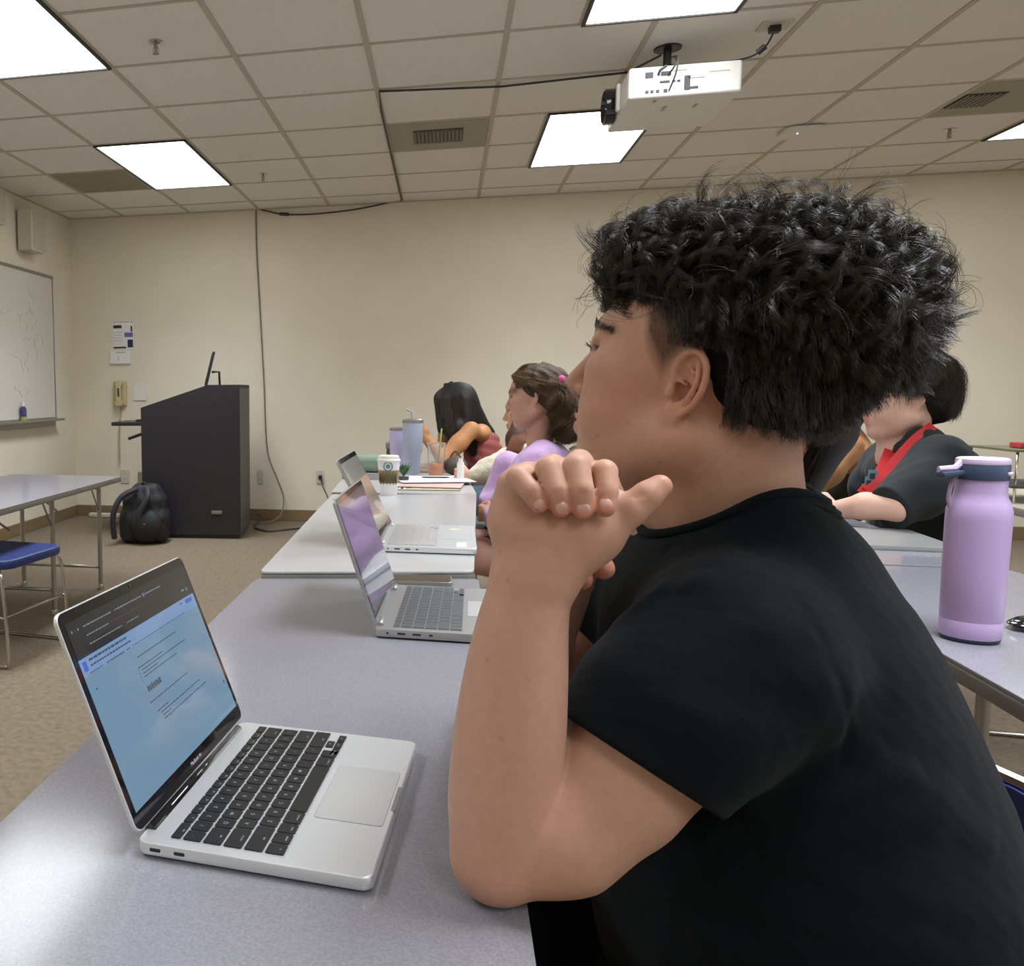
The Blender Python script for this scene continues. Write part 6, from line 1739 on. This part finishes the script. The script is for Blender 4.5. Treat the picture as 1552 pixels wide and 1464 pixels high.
def shE(f):
    f.ell(PB(1100, 930, YE), [.14, .18, .18], .05); f.ell(PB(1095, 815, YE), [.10, .17, .06], .05)
    f.chain([PB(1080, 800, YE - .10), PB(985, 830, YE - .14), PB(930, 860, YE - .13)], [.06, .065, .06], .04)
    f.cone(PB(1142, 765, YE - .05), PB(1142, 765, YE + .09), .052, .052, .05)
    f.cone(PB(945, 755, YE + .05), PB(1080, 800, YE + .05), .05, .07, .05)
    f.fn(lambda p: .005 * smooth_noise(p, 26, 91), op='d')
cloth('patterned_shirt', oE, shE, (hE[0] - .45, YE - .4, .5), (hE[0] + .35, YE + .4, 1.25), pat, .008)
def hE_(f):
    f.ell(HE(-.02, 0, .048), [.095, .078, .08], .02, 'u', RE)
    f.chain([HE(-.05, 0, .02), PB(1236, 648, YE + .02), PB(1210, 705, YE + .04), PB(1190, 770, YE + .04)], [.078, .046, .036, .03], .03)
cloth('hair', oE, hE_, hE - .35, hE + .32, hbB, .008)
gE = []
for k in range(9):
    u_ = k / 8; gE.append(([HE(-.02, .0, .13), PB(1160 + 70 * u_, 600 - 10 * u_, YE - .08), PB(1210 + 55 * u_, 640, YE - .05), PB(1195 + 42 * u_, 690, YE - .01), PB(1180 + 30 * u_, 760, YE + .0)], None))
strands('long_hair', flow(gE, 1800, .012, .0003, 56, 14, .004, 9), .0005, hsB, oE)

# ---- F: student in the olive tank top between them
YF = 3.55
hF = PB(1262, 618, YF)
olive = mat('olive_rib', (.035, .035, .018), .85, bump=.6, bscale=150, bdist=.003)
def bodyF(f, Hf, R):
    f.cone(Hf(-.02, 0, -.04), PB(1275, 660, YF), .042, .048, .03); f.ell(PB(1275, 705, YF + .02), [.10, .15, .14], .05)
    f.chain([PB(1282, 678, YF - .15), PB(1252, 715, YF - .22), PB(1225, 745, YF - .26)], [.055, .048, .036], .03)
    f.chain([PB(1225, 745, YF - .26), PB(1190, 745, YF - .2)], [.036, .028], .01); fist(f, PB(1180, 745, YF - .2), .032, (-1, 0, 0))
oF, HF_, RF_ = other('person in an olive tank top leaning forward, seen between two black T-shirts', (hF[0] + .03, YF, 0), hF, (-.97, .1), -.1, .88, skinB, bodyF, lo=(hF[0] - .5, YF - .4, .6), hi=(hF[0] + .3, YF + .35, 1.35), h=.006, ear_sides=())
def taF(f):
    f.ell(PB(1275, 735, YF + .02), [.115, .16, .15], .04); f.ell(PB(1282, 700, YF + .05), [.08, .12, .07], .04); f.ball(PB(1282, 682, YF - .17), .065, .01, 's')
cloth('tank_top', oF, taF, (hF[0] - .3, YF - .35, .6), (hF[0] + .35, YF + .35, 1.2), olive, .007)
def hF2(f):
    f.ell(HF_(-.018, 0, .052), [.098, .080, .080], .02, 'u', RF_); f.ell(HF_(.045, 0, .085), [.045, .055, .035], .02, 'u', RF_); f.ell(HF_(-.05, 0, .01), [.06, .078, .07], .02, 'u', RF_); f.chain([HF_(-.07, 0, 0), PB(1284, 650, YF + .02), PB(1290, 664, YF + .03)], [.055, .03, .012], .03)
cloth('hair', oF, hF2, hF - .25, hF + .25, mat('hair_brown_dark', (.04, .022, .010), .6), .007)
strands('dark_hair', flow([([HF_(-.0, .0, .13), HF_(-.08, .03, .07), HF_(-.11, .04, -.02), HF_(-.12, .04, -.10)], None), ([HF_(-.0, .0, .13), HF_(-.04, .07, .07), HF_(-.07, .08, -.02), HF_(-.10, .07, -.08)], None)], 700, .014, .0004, 57, 12), .0008, mat('hair_brown_f', (.06, .035, .018), .4), oF)
